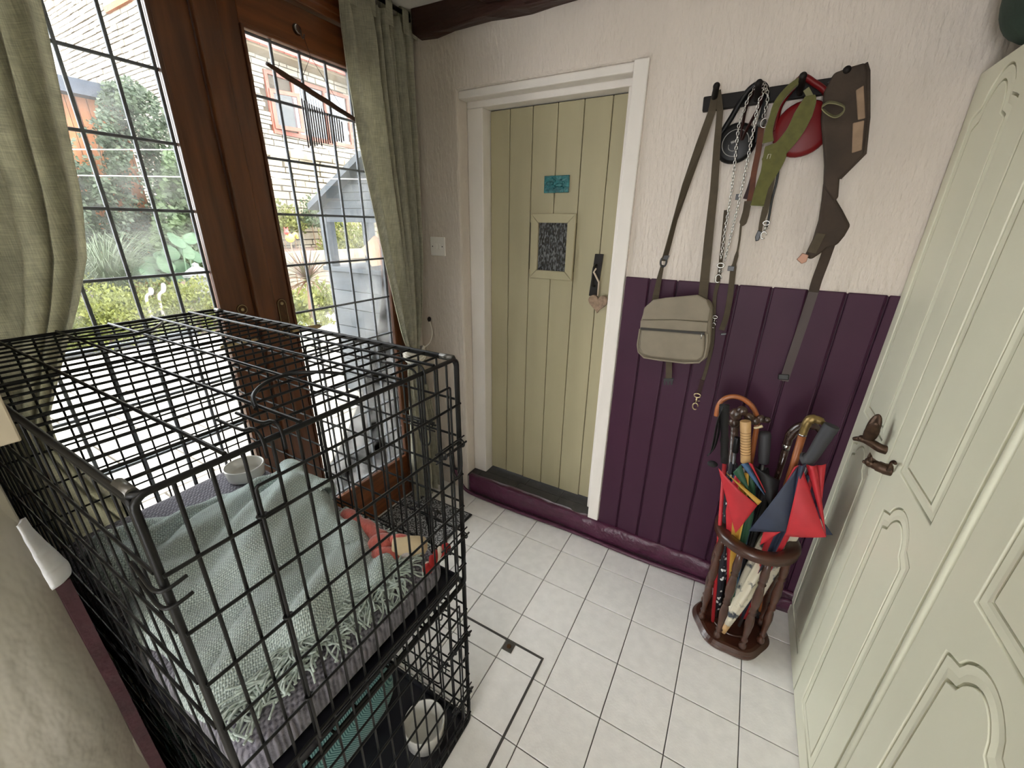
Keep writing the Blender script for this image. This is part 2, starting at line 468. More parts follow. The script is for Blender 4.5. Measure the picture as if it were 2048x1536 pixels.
struct(mb.build('baseboard_back', m_purple_worn), 'thickly painted aubergine skirting along the back wall')
mb = MB()
pth = [V((-1.30, 1.625, 0.22)), V((-1.292, 1.620, 0.16)), V((-1.245, 1.616, 0.075)), V((-1.20, 1.614, 0.030))] + [V((x, 1.615 + 0.003 * sin(x * 9), 0.019 + 0.002 * sin(x * 7))) for x in [-1.12 + 0.08 * q for q in range(16)]]
pth += [V((0.20, 1.614, 0.022)), V((0.28, 1.610, 0.028)), V((0.345, 1.60, 0.060)), V((0.375, 1.60, 0.095)), V((0.405, 1.60, 0.10))]
mb.tube(smooth_path(pth, 4), 0.0095, 10)
o = mb.build('heating_pipe', m_purple_worn)
tag(o, 'aubergine painted heating pipe running along the foot of the skirting', 'pipe')

# ---- tongue-and-groove panelling, one board after the other
pn = MB().box((-0.417, 1.6545, 0.10), (XC + 0.02, 1.662, 1.305)).build('trim_7', m_purple)
struct(pn, 'aubergine tongue-and-groove dado panelling')
xs = [-0.417, -0.321, -0.222, -0.120, -0.019, 0.083, 0.184, 0.285, 0.386, XC + 0.01]
for q in range(len(xs) - 1):
    MB().box((xs[q] + 0.0022, 1.6445, 0.114), (xs[q + 1] - 0.0022, 1.6555, 1.3085)).build('board', m_purple, pn, bevel=0.0028, seg=2)
    if q: MB().tube([(xs[q] - 0.007, 1.6443, 0.115), (xs[q] - 0.007, 1.6443, 1.3075)], 0.0022, 8).build('bead', m_purple, pn)

# ---- timber lining of the doorway
mb = MB()
fy0, fy1 = 1.722, 1.86
fr = MB().box((OX0 + 0.001, fy0, 0.1187), (-1.132, fy1, 1.962)).build('trim_8', m_white, bevel=0.004)
struct(fr, 'white painted timber door lining')
MB().box((-0.502, fy0, 0.1187), (OX1 - 0.001, fy1, 1.962)).build('jamb', m_white, fr, bevel=0.004)
MB().box((OX0 + 0.001, fy0, 1.962), (OX1 - 0.001, fy1, 2.0145)).build('lintel', m_white, fr, bevel=0.004)
# right-hand architrave standing nearly flush with the plaster
MB().box((-0.470, 1.6415, 0.1187), (-0.4185, fy0, 2.0145)).build('architrave', m_white, fr, bevel=0.004)
MB().box((OX0 + 0.001, 1.6600, 1.985), (-0.4705, fy0, 2.0145)).build('architrave', m_white, fr, bevel=0.005)

# ---- boarded door
dr = MB().box((-1.131, YD + 0.004, 0.124), (-0.503, YD + 0.035, 1.961)).build('door_1', m_gap)
struct(dr, 'sage green ledged door of vertical boards with small obscured window')
bx = [-1.131, -1.030, -0.918, -0.803, -0.690, -0.575, -0.503]
wx0, wx1, wz0, wz1 = -0.868, -0.727, 1.297, 1.503       # glass of the little window (in plane y = 1.77)
for q in range(6):
    z0 = 0.128 + random.uniform(-0.004, 0.004)
    a, b_ = bx[q] + 0.0014, bx[q + 1] - 0.0014
    if b_ < wx0 or a > wx1:
        MB().box((a, YD - 0.006, z0), (b_, YD + 0.006, 1.958)).build('board', m_door, dr, bevel=0.003)
    else:
        MB().box((a, YD - 0.006, z0), (b_, YD + 0.006, wz0)).build('board', m_door, dr, bevel=0.003)
        MB().box((a, YD - 0.006, wz1), (b_, YD + 0.006, 1.958)).build('board', m_door, dr, bevel=0.003)
fw = 0.0385
yo, yi = YD - 0.022, YD - 0.004
def mitre(p):
    return MB().prism([V((x, yo, z)) for x, z in p], (0, yi - yo, 0)).build('window_moulding', m_door, dr, bevel=0.003)
mitre([(wx0 - fw, wz0 - fw), (wx1 + fw, wz0 - fw), (wx1, wz0), (wx0, wz0)]); mitre([(wx0 - fw, wz1 + fw), (wx0, wz1), (wx1, wz1), (wx1 + fw, wz1 + fw)])
mitre([(wx0 - fw + .001, wz0 - fw + .001), (wx0, wz0 + .001), (wx0, wz1 - .001), (wx0 - fw + .001, wz1 + fw - .001)]); mitre([(wx1 + fw - .001, wz0 - fw + .001), (wx1 + fw - .001, wz1 + fw - .001), (wx1, wz1 - .001), (wx1, wz0 + .001)])
m_obs = M('obscured_glass', (120, 120, 122), 0.12, alt=(38, 40, 44), vs=85, detail=1, lo=0.46, hi=0.62, bump=1.0, bs=85, stretch=(2.2, 1, 0.8), dist=0.02, spec=0.9, coat=0.5)
MB().box((wx0 - 0.006, YD - 0.010, wz0 - 0.006), (wx1 + 0.006, YD - 0.004, wz1 + 0.006)).build('pane', m_obs, dr)
m_iron = M('blackened_iron', (30, 25, 23), 0.5, metal=0.4, bump=0.2, bs=80)
p0 = WY(1199, 508, YD - 0.012); p1 = WY(1186, 592, YD - 0.012)
lp = MB().obox((p0 + p1) / 2, (0.0185, 0, 0), (p0 - p1) / 2, (0, 0.006, 0)).build('latch_plate', m_iron, dr, bevel=0.002)
c = (p0 + p1) / 2
MB().tube(smooth_path([c + V((0.0, -0.006, 0.045)), c + V((-0.002, -0.035, 0.038)), c + V((-0.003, -0.040, 0.0)), c + V((-0.002, -0.035, -0.038)), c + V((0.0, -0.006, -0.045))], 5), 0.0045, 8).build('pull_handle', m_iron, dr)
# ---- heart hung on the latch, and the little turquoise plaque
m_heart = M('weathered_stone', (138, 116, 96), 0.85, var=0.3, vs=60, bump=0.7, bs=90, dist=0.003)
hc = WY(1195, 606, YD - 0.045)
pts = []
for q in range(40):
    t = 2 * pi * q / 40
    pts.append(V((hc.x + 0.0027 * 16 * sin(t) ** 3, hc.y, hc.z + 0.0027 * (13 * cos(t) - 5 * cos(2 * t) - 2 * cos(3 * t) - cos(4 * t)))))
ht = thing('heart_ornament', 'grey-brown heart hung by a string from the door latch', 'ornament', hc)
MB().prism(pts, (0, 0.018, 0)).build('heart', m_heart, ht, bevel=0.006, seg=3)
m_string = M('natural_string', (196, 180, 160), 0.9)
MB().tube([hc + V((-0.004, 0.008, 0.030)), hc + V((-0.001, -0.004, 0.09)), c + V((0.003, -0.0455, 0.018)), c + V((0.012, -0.046, 0.034))], 0.0038, 7).build('string', m_string, ht)
m_turq = M('turquoise_glaze', (34, 104, 108), 0.18, var=0.25, vs=40, bump=1.0, bs=75, dist=0.006, coat=0.4)
a, b_ = WY(1089, 352, YD - 0.014), WY(1137, 385, YD - 0.014)
pq = MB().box((a.x, YD - 0.016, b_.z), (b_.x, YD - 0.0062, a.z)).build('relief_plaque', m_turq, bevel=0.002)
tag(pq, 'small turquoise glazed relief plaque fixed to the green door', 'plaque')
hare = MB()       # leaping animals in low relief: bodies, heads and legs
for k_, (ox, oz) in enumerate(((-0.03, 0.004), (0.012, -0.004))):
    cc = V(((a.x + b_.x) / 2 + ox, YD - 0.016, (a.z + b_.z) / 2 + oz))
    hare.ball(cc, (0.018, 0.004, 0.008), 10, 6); hare.ball(cc + V((0.020, 0, 0.009)), (0.007, 0.004, 0.006), 8, 6)
    hare.tube([cc + V((0.018, 0, 0.012)), cc + V((0.008, 0, 0.022))], 0.0026, 6); hare.tube([cc + V((0.012, 0, -0.004)), cc + V((0.024, 0, -0.012))], 0.0026, 6); hare.tube([cc + V((-0.012, 0, -0.004)), cc + V((-0.024, 0, -0.014))], 0.003, 6)
hare.build('relief', m_turq, pq)

# ---- garden doors: frame and two leaded leaves
ff = MB().box((-1.60, 0.0555, 0.0), (-1.485, 0.078, 2.268)).build('trim_9', m_mahog)
struct(ff, 'stained hardwood frame of the garden doors')
MB().box((-1.60, 1.552, 0.0), (-1.485, 1.5745, 2.268)).build('frame_post', m_mahog, ff, bevel=0.003)
MB().box((-1.60, 0.078, 2.172), (-1.478, 1.552, 2.268)).build('frame_head', m_mahog_h, ff, bevel=0.004)
MB().box((-1.60, 0.078, -0.004), (-1.50, 1.552, 0.022)).build('threshold', m_mahog_h, ff, bevel=0.003)
MB().box((-1.50, 0.0785, 2.19), (-1.472, 1.5515, 2.215)).build('head_bead', m_mahog_h, ff, bevel=0.006)
GZ0, GZ1, ROWS, COLS = 0.262, 2.052, 10, 5
def leaf(name, y0, y1, g0, g1, label):
    lf = MB().box((-1.545, y0, 0.03), (-1.49, g0, 2.165)).build(name, m_mahog, bevel=0.004)
    struct(lf, label)
    MB().box((-1.545, g1, 0.03), (-1.49, y1, 2.165)).build('stile', m_mahog, lf, bevel=0.004)
    MB().box((-1.545, g0, 0.03), (-1.49, g1, GZ0)).build('bottom_rail', m_mahog_h, lf, bevel=0.004)
    MB().box((-1.545, g0, GZ1), (-1.49, g1, 2.165)).build('top_rail', m_mahog_h, lf, bevel=0.004)
    # glazing beads
    for (a, b_) in (((-1.502, g0, GZ0), (-1.484, g0 + 0.010, GZ1)), ((-1.502, g1 - 0.010, GZ0), (-1.484, g1, GZ1))):
        MB().box(a, b_).build('glazing_bead', m_mahog, lf, bevel=0.003)
    for (a, b_) in (((-1.502, g0 + 0.010, GZ0), (-1.484, g1 - 0.010, GZ0 + 0.010)), ((-1.502, g0 + 0.010, GZ1 - 0.010), (-1.484, g1 - 0.010, GZ1))):
        MB().box(a, b_).build('glazing_bead', m_mahog_h, lf, bevel=0.003)
    pw, ph = (g1 - g0) / COLS, (GZ1 - GZ0) / ROWS
    pme = MB().box((-0.0015, -pw / 2 + 0.001, -ph / 2 + 0.001), (0.0015, pw / 2 - 0.001, ph / 2 - 0.001)).mesh('pane', m_pane)
    for i in range(COLS):
        for j in range(ROWS):
            place('pane', pme, lf, (-1.512, g0 + (i + 0.5) * pw, GZ0 + (j + 0.5) * ph))
    for i in range(COLS + 1):
        y = min(max(g0 + i * pw, g0 + 0.012), g1 - 0.012)
        MB().box((-1.5165, y - 0.0042, GZ0), (-1.507, y + 0.0042, GZ1)).build('lead_came', m_lead, lf, bevel=0.002)
    for j in range(ROWS + 1):
        z = min(max(GZ0 + j * ph, GZ0 + 0.012), GZ1 - 0.012)
        MB().box((-1.516, g0, z - 0.0042), (-1.5075, g1, z + 0.0042)).build('lead_came', m_lead, lf, bevel=0.002)
    return lf
dl = leaf('door_2', 0.079, 0.794, 0.175, 0.695, 'leaded glass garden door of stained hardwood beside the crates')
dr2 = leaf('door_3', 0.797, 1.551, 0.930, 1.450, 'leaded glass garden door of stained hardwood with wind chime')
MB().box((-1.491, 0.792, 0.03), (-1.470, 0.862, 2.165)).build('meeting_bead', m_mahog, dr2, bevel=0.007, seg=3)
def handle(par, y, s, tall):
    w_, z1, z0 = 0.018, 1.225, (1.075 if tall else 1.190)
    out = [(y + w_ * cos(a), z1 - w_ + w_ * sin(a)) for a in [pi * q / 10 for q in range(11)]] + [(y + w_ * cos(a), z0 + w_ + w_ * sin(a)) for a in [pi + pi * q / 10 for q in range(11)]]
    MB().prism([V((-1.4905, a, b_)) for a, b_ in out], (0.004, 0, 0)).build('handle_plate', m_brass, par, bevel=0.0012)
    MB().tube([V((-1.4862, a, b_)) for a, b_ in [(y + (p - y) * 0.86, (z0 + z1) / 2 + (q - (z0 + z1) / 2) * (0.96 if tall else 0.86)) for p, q in out]], 0.0011, 6, closed=True).build('plate_rim', m_brassl, par)
    MB().lathe([(0, 0), (0.006, 0), (0.006, 0.002), (0.003, 0.0022), (0, 0.001)], (-1.4866, y, z1 - 0.018), (1, 0, 0), 14).build('keyhole', m_brassl, par)
    MB().tube(smooth_path([(-1.488, y, 1.105), (-1.452, y, 1.105), (-1.444, y + s * 0.012, 1.106), (-1.442, y + s * 0.06, 1.108), (-1.446, y + s * 0.115, 1.104)], 5), [0.008] * 20 + [0.006], 8).build('lever', m_brassl, par)
handle(dl, 0.752, -1, False)
handle(dr2, 0.893, 1, True)

# ================================================================== fitted cupboards
m_cup = M('pale_green_satin_paint', (220, 218, 196), 0.42, var=0.015, vs=4, bump=0.05, bs=60, dist=0.001)
def flat_shape(name, outer, holes, depth, x, mat, parent, bev=0.0012):
    """polygon with holes in the y-z plane, given thickness towards +x; front face at x"""
    cu = bpy.data.curves.new(name, 'CURVE'); cu.dimensions = '2D'; cu.fill_mode = 'BOTH'
    for lp_ in [outer] + holes:
        sp = cu.splines.new('POLY'); sp.points.add(len(lp_) - 1); sp.use_cyclic_u = True
        for p, (a, b_) in zip(sp.points, lp_): p.co = (a, b_, 0, 1)
    cu.extrude = depth / 2; cu.bevel_depth = bev; cu.bevel_resolution = 1; cu.offset = -bev
    tmp = bpy.data.objects.new('tmp', cu); COL.objects.link(tmp)
    dg = bpy.context.evaluated_depsgraph_get()
    me = bpy.data.meshes.new_from_object(tmp.evaluated_get(dg))
    bpy.data.objects.remove(tmp); bpy.data.curves.remove(cu)
    me.name = name
    me.materials.clear(); me.materials.append(mat)
    # curve x -> world y, curve y -> world z, curve z -> world x
    for v in me.vertices:
        a, b_, c_ = v.co
        v.co = (x + depth / 2 + bev + c_, a, b_)
    me.flip_normals()
    return put(name, me, parent)
def panel_path(y0, y1, z0, z1, arch, off, n=14):
    """panel outline, level foot, cathedral arch on top when arch > 0; off = inward offset"""
    y0 += off; y1 -= off; z0 += off; z1 -= off
    p = [(y0, z0), (y1, z0)]
    if arch:
        sh = (y1 - y0) * 0.17
        p += [(y1, z1 - arch), (y1 - sh * 0.35, z1 - arch + 0.006), (y1 - sh, z1 - arch + 0.014)]
        ya, yb_ = y1 - sh, y0 + sh
        for q in range(1, n):
            t = q / n
            p.append((lerp(ya, yb_, t), z1 - arch + 0.014 + (arch - 0.014) * sin(pi * t) ** 0.62))
        p += [(y0 + sh, z1 - arch + 0.014), (y0 + sh * 0.35, z1 - arch + 0.006), (y0, z1 - arch)]
    else:
        p += [(y1, z1), (y0, z1)]
    return p
def ring_mesh(mb, pa, pb, xa, xb):
    k = len(pa)
    vs_ = [V((xa, a, b_)) for a, b_ in pa] + [V((xb, a, b_)) for a, b_ in pb]
    mb.add(vs_, [(i, (i + 1) % k, k + (i + 1) % k, k + i) for i in range(k)])
cb = thing('fitted_cupboard', 'pale green fitted cupboards with arched panel doors beside the umbrella stand', 'cupboard', (0.6, 0.3, 0))
MB().box((XC + 0.030, -2.3, 0.0), (0.945, 1.652, 1.85)).build('carcass', m_cup, cb)
doors = [(1.647, 1.287), (1.281, 0.896), (0.859, 0.476), (0.470, 0.070), (0.033, -0.350), (-0.356, -0.746)]
for q, (ya, yb_) in enumerate(doors):
    y0, y1 = min(ya, yb_), max(ya, yb_)
    z0, z1 = 0.012, 1.862
    sl, sr = (0.083, 0.083) if q else (0.083, 0.046)
    pu = (y0 + sl, y1 - sr, 0.945, 1.795 + (0.045), 0.085)
    pl = (y0 + sl, y1 - sr, 0.085, 0.888 + 0.012, 0.065)
    ou = panel_path(*pu, 0.0); ol = panel_path(*pl, 0.0)
    d = flat_shape('cupboard_door', [(y0, z0), (y1, z0), (y1, z1), (y0, z1)], [ou[::-1], ol[::-1]], 0.016, XC, m_cup, cb, 0.0015)
    for pp in (pu, pl):
        w_ = 0.034
        mb = MB()
        pa, pb, pc = panel_path(*pp, 0.0), panel_path(*pp, 0.010), panel_path(*pp, w_)
        st_ = [(0.0, 0.0155), (0.0046, 0.0155), (0.0050, 0.0020), (0.018, 0.0030), (w_ - 0.0050, 0.0008), (w_ - 0.0046, 0.0150), (w_, 0.0150)]
        for (o0, d0), (o1, d1) in zip(st_, st_[1:]):
            ring_mesh(mb, panel_path(*pp, o0), panel_path(*pp, o1), XC + d0, XC + d1)
        mb.build('panel_moulding', m_cup, d)
        flat_shape('raised_panel', panel_path(*pp, w_), [], 0.012, XC, m_cup, d, 0.0015)
    MB().box((XC + 0.020, y0, z0), (XC + 0.0298, y1, z1)).build('door_back', m_cup, d)
# rounded cover strips between the pairs of doors
for ys in (0.8775, 0.0515):
    MB().tube([(XC + 0.014, ys, 0.012), (XC + 0.014, ys, 1.862)], 0.0165, 16).build('cover_strip', m_cup, cb)
m_bronze = M('brown_bronze', (74, 56, 44), 0.42, metal=0.75, var=0.3, vs=60, bump=0.3, bs=90, dist=0.002)
# ---- hare-head knob
h0 = WX(1775, 899, XC - 0.03)
hc = V((XC, 1.318, 0.945))
mb = MB()
mb.tube(smooth_path([hc + V((0.001, 0, 0)), hc + V((-0.014, 0.002, 0.002)), hc + V((-0.030, 0.008, 0.008)), hc + V((-0.044, 0.016, 0.010)), hc + V((-0.056, 0.026, 0.006)), hc + V((-0.064, 0.034, 0.000))], 5), [0.012 + 0.0 * q for q in range(6)] + [0.0118 - 0.0002 * q for q in range(6)] + [0.0105 - 0.0004 * q for q in range(14)], 12)
kb = mb.build('hare_knob', m_bronze, cb)
tag(kb, 'brown bronze hare-head knob')
for s_, (dy, dz) in enumerate(((0.006, 0.070), (-0.024, 0.058))):
    e0 = hc + V((-0.040, 0.012, 0.012)); e1 = e0 + V((0.004 - 0.008 * s_, dy, dz))
    ax_ = (e1 - e0).normalized()
    rot = ax_.to_track_quat('Z', 'Y').to_matrix()
    MB().ball((e0 + e1) / 2, (0.016, 0.0065, (e1 - e0).length * 0.62), 12, 10, rot).build('ear', m_bronze, kb)
MB().ball(hc + V((-0.050, 0.020, 0.011)), (0.011, 0.011, 0.010), 10, 8).build('cheek', m_bronze, kb)
# ---- cat-head knob with a curled tail
cc = V((XC, 1.242, 0.925))
mb = MB()
mb.tube(smooth_path([cc + V((0.001, 0, 0)), cc + V((-0.012, 0.001, 0)), cc + V((-0.026, 0.004, 0.002)), cc + V((-0.034, 0.008, 0.003))], 4), [0.015] * 5 + [0.014] * 4 + [0.012] * 4, 12)
kc = mb.build('cat_knob', m_bronze, cb)
tag(kc, 'brown bronze cat-head knob with curled tail')
hd = cc + V((-0.040, 0.012, 0.004))
MB().ball(hd, (0.013, 0.015, 0.013), 12, 10).build('head', m_bronze, kc)
for s_ in (-1, 1):
    MB().lathe([(0.0065, 0), (0.0045, 0.007), (0.0, 0.016)], hd + V((-0.002, 0.008 * s_, 0.008)), (-0.2, 0.25 * s_, 1), 8).build('ear', m_bronze, kc)
MB().ball(hd + V((-0.010, 0.004, -0.004)), (0.006, 0.007, 0.005), 8, 6).build('muzzle', m_bronze, kc)
MB().tube(smooth_path([cc + V((-0.010, -0.012, 0.004)), cc + V((-0.012, -0.022, 0.016)), cc + V((-0.013, -0.024, 0.030)), cc + V((-0.013, -0.034, 0.040)), cc + V((-0.013, -0.046, 0.041))], 5), 0.0040, 8).build('tail', m_bronze, kc)
# ---- dark green bag lying on top of the cupboards
m_green = M('dark_green_canvas', (30, 52, 42), 0.85, var=0.25, vs=14, bump=0.4, bs=50, dist=0.004)
gb = thing('canvas_bag', 'dark green canvas bag lying on top of the cupboards', 'bag', (0.6, 1.45, 1.862))
mb = MB()
def bagf(u, v):
    a = 2 * pi * u; t = pi * v
    cx, cz = cos(a), -cos(t)
    sq = lambda q, e: math.copysign(abs(q) ** e, q)
    x = 0.60 + 0.225 * sq(sin(t), 0.45) * sq(cos(a), 0.5)
    y = 1.445 + 0.185 * sq(sin(t), 0.45) * sq(sin(a), 0.5)
    z = 2.042 + 0.178 * sq(cz, 0.55)
    return V((x + 0.006 * sin(9 * z + 4 * y), y, max(z + 0.006 * sin(7 * x + 11 * y), 1.864)))
mb.sheet(36, 24, bagf, closed=True)
mb.build('bag_body', m_green, gb)
MB().tube(smooth_path([(0.45, 1.30, 2.15), (0.42, 1.38, 2.235), (0.43, 1.50, 2.235), (0.45, 1.58, 2.15)], 5), 0.011, 8, flat=0.5).build('bag_handle', m_green, gb)

# ================================================================== curtains, pole, tiebacks
m_curt = cloth('sage_linen', (200, 197, 180), 0.42, 700, 0.08, 0.25)
m_pole = M('black_iron_pole', (26, 22, 20), 0.4, metal=0.6)
XP = -1.415
pole = thing('curtain_pole', 'thin black iron curtain pole above the garden doors', 'curtain pole', (XP, 0.8, 2.275))
MB().tube([(XP, 0.085, 2.283), (XP, 1.640, 2.283)], 0.008, 10).build('rod', m_pole, pole)
MB().ball((XP, 1.600, 2.283), 0.0145, 12, 8).build('finial', m_pole, pole)
for y in (0.10, 1.618):
    MB().tube([(-1.4995, y, 2.270), (-1.46, y, 2.272), (XP, y, 2.272)], 0.006, 8).build('bracket', m_pole, pole)
def curtain(name, label, yl, yr, xc, amp, nf, ph, ztop, zbot, tabs, sign=1):
    cu_ = thing(name, label, 'curtain', (XP, (interp(yl, 1.5) + interp(yr, 1.5)) / 2, zbot), 'linen curtains at the garden doors')
    def f(u, v):
        z = lerp(zbot, ztop, v)
        a, b_ = interp(yl, z), interp(yr, z)
        wd = b_ - a
        k = interp(amp, z)
        uu = u + 0.05 * sin(2 * pi * (u * 1.7 + ph)) + 0.02 * sin(2.2 * v + 5 * u + ph)
        w1 = sin(2 * pi * nf * uu + ph * 5 + 0.5 * sin(2 * v + ph))
        w2 = sin(2 * pi * nf * 0.5 * uu + ph * 9)
        y = a + wd * u + 0.012 * sin(2 * pi * nf * uu + 1.5 + ph * 5) * min(1, k / 0.02) * sin(pi * min(1, max(0, u))) 
        return V((interp(xc, z) + k * (math.copysign(abs(w1) ** 0.75, w1) * 0.8 + 0.25 * w2), y, z))
    MB().sheet(160, 60, f).build('cloth', m_curt, cu_, solid=0.0025, recalc=False)
    for t in tabs:
        y = lerp(interp(yl, ztop), interp(yr, ztop), t)
        r_ = 0.0145
        pts = [V((XP + 0.013, y, ztop - 0.045)), V((XP + 0.0135, y, 2.280))] + [V((XP + r_ * cos(a), y, 2.283 + r_ * sin(a))) for a in [pi * q / 6 for q in range(7)]] + [V((XP - 0.0135, y, 2.280)), V((XP - 0.013, y, ztop - 0.045))]
        MB().strap(pts, 0.034, 0.002, (0, 1, 0)).build('tab', m_curt, cu_)
    return cu_
rc = curtain('curtain', 'sage linen curtain tied back beside the light switch',
             [(0.02, 1.405), (0.5, 1.425), (0.80, 1.455), (0.88, 1.470), (0.97, 1.440), (1.34, 1.365), (1.75, 1.300), (2.0, 1.275), (2.26, 1.262)],
             [(0.02, 1.605), (0.5, 1.590), (0.80, 1.545), (0.88, 1.535), (1.0, 1.560), (1.37, 1.600), (2.0, 1.625), (2.26, 1.635)],
             [(0.02, -1.405), (0.5, -1.40), (0.88, -1.425), (1.3, -1.412), (2.26, XP)],
             [(0.02, 0.034), (0.6, 0.026), (0.88, 0.016), (1.1, 0.026), (1.8, 0.034), (2.15, 0.030), (2.26, 0.014)], 8, 0.13, 2.255, 0.012, [0.12, 0.36, 0.60, 0.84, 0.97])
lc = curtain('curtain', 'sage linen curtain gathered behind the dog crates beside the partition',
             [(0.02, 0.100), (0.6, 0.095), (0.9, 0.092), (1.0, 0.092), (1.3, 0.092), (2.26, 0.095)],
             [(0.02, 0.40), (0.45, 0.40), (0.62, 0.345), (0.80, 0.265), (0.95, 0.222), (1.02, 0.225), (1.15, 0.285), (1.28, 0.350), (1.40, 0.398), (1.53, 0.424), (1.9, 0.462), (2.26, 0.49)],
             [(0.02, -1.447), (1.25, -1.447), (1.4, -1.435), (1.8, -1.418), (2.26, XP)],
             [(0.02, 0.016), (0.7, 0.015), (1.0, 0.012), (1.25, 0.016), (1.5, 0.026), (2.1, 0.030), (2.26, 0.014)], 5, 0.62, 2.255, 0.02, [0.1, 0.35, 0.62, 0.9])
m_cord = M('white_rope', (226, 220, 210), 0.9, bump=0.6, bs=200, dist=0.002)
hk = WY(860, 638, 1.645)
tb = thing('curtain_tieback', 'white cord tieback looped round the curtain to a wall hook', 'tieback', (hk.x, 1.654, hk.z))
zt = 0.885
mb = MB()
loop = [V((-1.425 + 0.052 * cos(a), 1.500 + 0.052 * sin(a), zt + 0.012 * sin(2 * a))) for a in [2 * pi * q / 18 for q in range(18)]]
mb.tube(loop, 0.0075, 8, closed=True)
for q in range(3):
    mb.tube([p + V((0.002, 0, -0.016 * (q + 1))) for p in loop], 0.0070, 8, closed=True)
mb.build('cord_loop', m_cord, tb)
MB().tube(smooth_path([V((-1.405, 1.553, zt)), V((-1.400, 1.60, zt + 0.02)), V((-1.405, 1.630, zt + 0.07)), hk + V((0, -0.006, -0.008))], 5), 0.0035, 6).build('cord', m_cord, tb)
MB().ball(hk + V((0, -0.006, 0)), (0.009, 0.012, 0.014), 10, 8).build('hook', m_pole, tb)

# ================================================================== wind chime on the garden door
m_rod = M('dark_driftwood', (72, 44, 30), 0.7, var=0.4, vs=30, stretch=(1, .3, 1), bump=0.5, bs=80, dist=0.003)
m_tubes = M('dull_metal_tube', (92, 84, 80), 0.4, metal=0.7)
m_thread = M('dark_thread', (50, 40, 36), 0.9)
XW = -1.445
hook = V((-1.487, 1.128, 2.085))
wc = thing('wind_chime', 'wooden rod wind chime with thin metal tubes hung on the garden door', 'wind chime', hook)
ra, rb = WX(533, 127, XW), WX(722, 247, XW)
n = 14
MB().tube([ra.lerp(rb, q / n) + V((0, 0, 0.0008 * sin(q * 1.7))) for q in range(n + 1)], [0.0052 + 0.004 * min(1, q / 2.0) - 0.002 * max(0, q - 9) / 5 for q in range(n + 1)], 10).build('rod', m_rod, wc)
m_clear = glassmat('clear_plastic', (0.9, 0.9, 0.9), rough=0.1)
MB().lathe([(0, 0), (0.017, 0.0), (0.015, 0.005), (0.006, 0.012), (0, 0.013)], hook + V((-0.0025, 0, 0.012)), (1, 0, 0), 16).build('suction_cup', m_clear, wc)
MB().tube(smooth_path([hook + V((0.009, 0, 0.010)), hook + V((0.016, 0, 0.004)), hook + V((0.018, 0, -0.010)), hook + V((0.024, 0, -0.016)), hook + V((0.032, 0, -0.006))], 4), 0.0022, 6).build('wire_hook', m_tubes, wc)
kn = V((XW, 1.133, 2.018))
l1, l2 = ra.lerp(rb, 0.30), ra.lerp(rb, 0.80)
mb = MB(); mb.tube([hook + V((0.028, 0, -0.012)), kn], 0.0009, 5)
for p in (l1, l2): mb.tube([kn, p], 0.0008, 5)
mb.build('thread', m_thread, wc)
NT = 17
for q in range(NT):
    t = q / (NT - 1)
    top = WX(lerp(603, 683, t), lerp(197, 242, t) + random.uniform(-2, 2), XW)
    bot = WX(lerp(618, 690, t), lerp(293, 283, t) + (3 if q in (0, 6) else random.uniform(-2, 2)), XW)
    MB().tube([top, V((top.x, top.y, bot.z))], 0.0024, 7).build('chime_tube', m_tubes, wc)
    s_ = (top.y - ra.y) / (rb.y - ra.y)
    rp = ra.lerp(rb, s_)
    MB().tube([rp, top], 0.0005, 4).build('thread', m_thread, wc)

# ================================================================== light switch, doormat, floor hatch
m_plast = M('white_plastic', (244, 240, 234), 0.35)
a, b_ = WY(858, 475, YB - 0.006), WY(894, 511, YB - 0.006)
sw = thing('light_switch', 'white plastic double light switch on the back wall by the curtain', 'switch', ((a.x + b_.x) / 2, YB, (a.z + b_.z) / 2))
cx, cz = (a.x + b_.x) / 2, (a.z + b_.z) / 2
MB().box((cx - 0.044, YB - 0.010, cz - 0.044), (cx + 0.044, YB - 0.0005, cz + 0.044)).build('plate', m_plast, sw, bevel=0.003)
for s_ in (-1, 1):
    MB().obox((cx + s_ * 0.009, YB - 0.011, cz), (0.0075, 0, 0), (0, 0.0012, 0.013), (0, 0.0025, 0)).build('rocker', m_plast, sw, bevel=0.001)
    MB().lathe([(0, 0), (0.0028, 0), (0.0028, 0.0015), (0, 0.0016)], (cx + s_ * 0.030, YB - 0.010, cz), (0, -1, 0), 10).build('screw', m_iron, sw)
m_matb = M('black_rubber', (34, 33, 33), 0.8)
m_matf = M('charcoal_mat_pile', (168, 168, 170), 0.95, alt=(58, 58, 60), vs=150, detail=0, lo=0.46, hi=0.54, bump=0.6, bs=150, dist=0.003)
mt_ = thing('doormat', 'charcoal grey flecked doormat at the garden doors', 'doormat', (-1.26, 1.13, 0.003))
MB().box((-1.482, 0.78, 0.0045), (-1.062, 1.476, 0.011)).build('rubber_backing', m_matb, mt_, bevel=0.003)
MB().box((-1.470, 0.792, 0.010), (-1.074, 1.464, 0.016)).build('pile', m_matf, mt_, bevel=0.003)
m_steel = M('dull_steel', (96, 94, 92), 0.45, metal=0.7)
hx, hy = -0.386, 0.9525
ht_ = thing('floor_hatch', 'steel edging of the tiled floor hatch beside the crates', 'hatch', (-0.68, 0.66, 0.003))
for lo, hi in (((-0.98, hy - 0.004, 0.002), (hx + 0.004, hy + 0.004, 0.0052)), ((hx - 0.004, 0.36, 0.002), (hx + 0.004, hy - 0.004, 0.0052)), ((-0.98, 0.36, 0.002), (-0.972, hy - 0.004, 0.0052)), ((-0.972, 0.36, 0.002), (hx - 0.004, 0.368, 0.0052))):
    MB().box(lo, hi).build('edge_strip', m_steel, ht_)
lx = -0.517
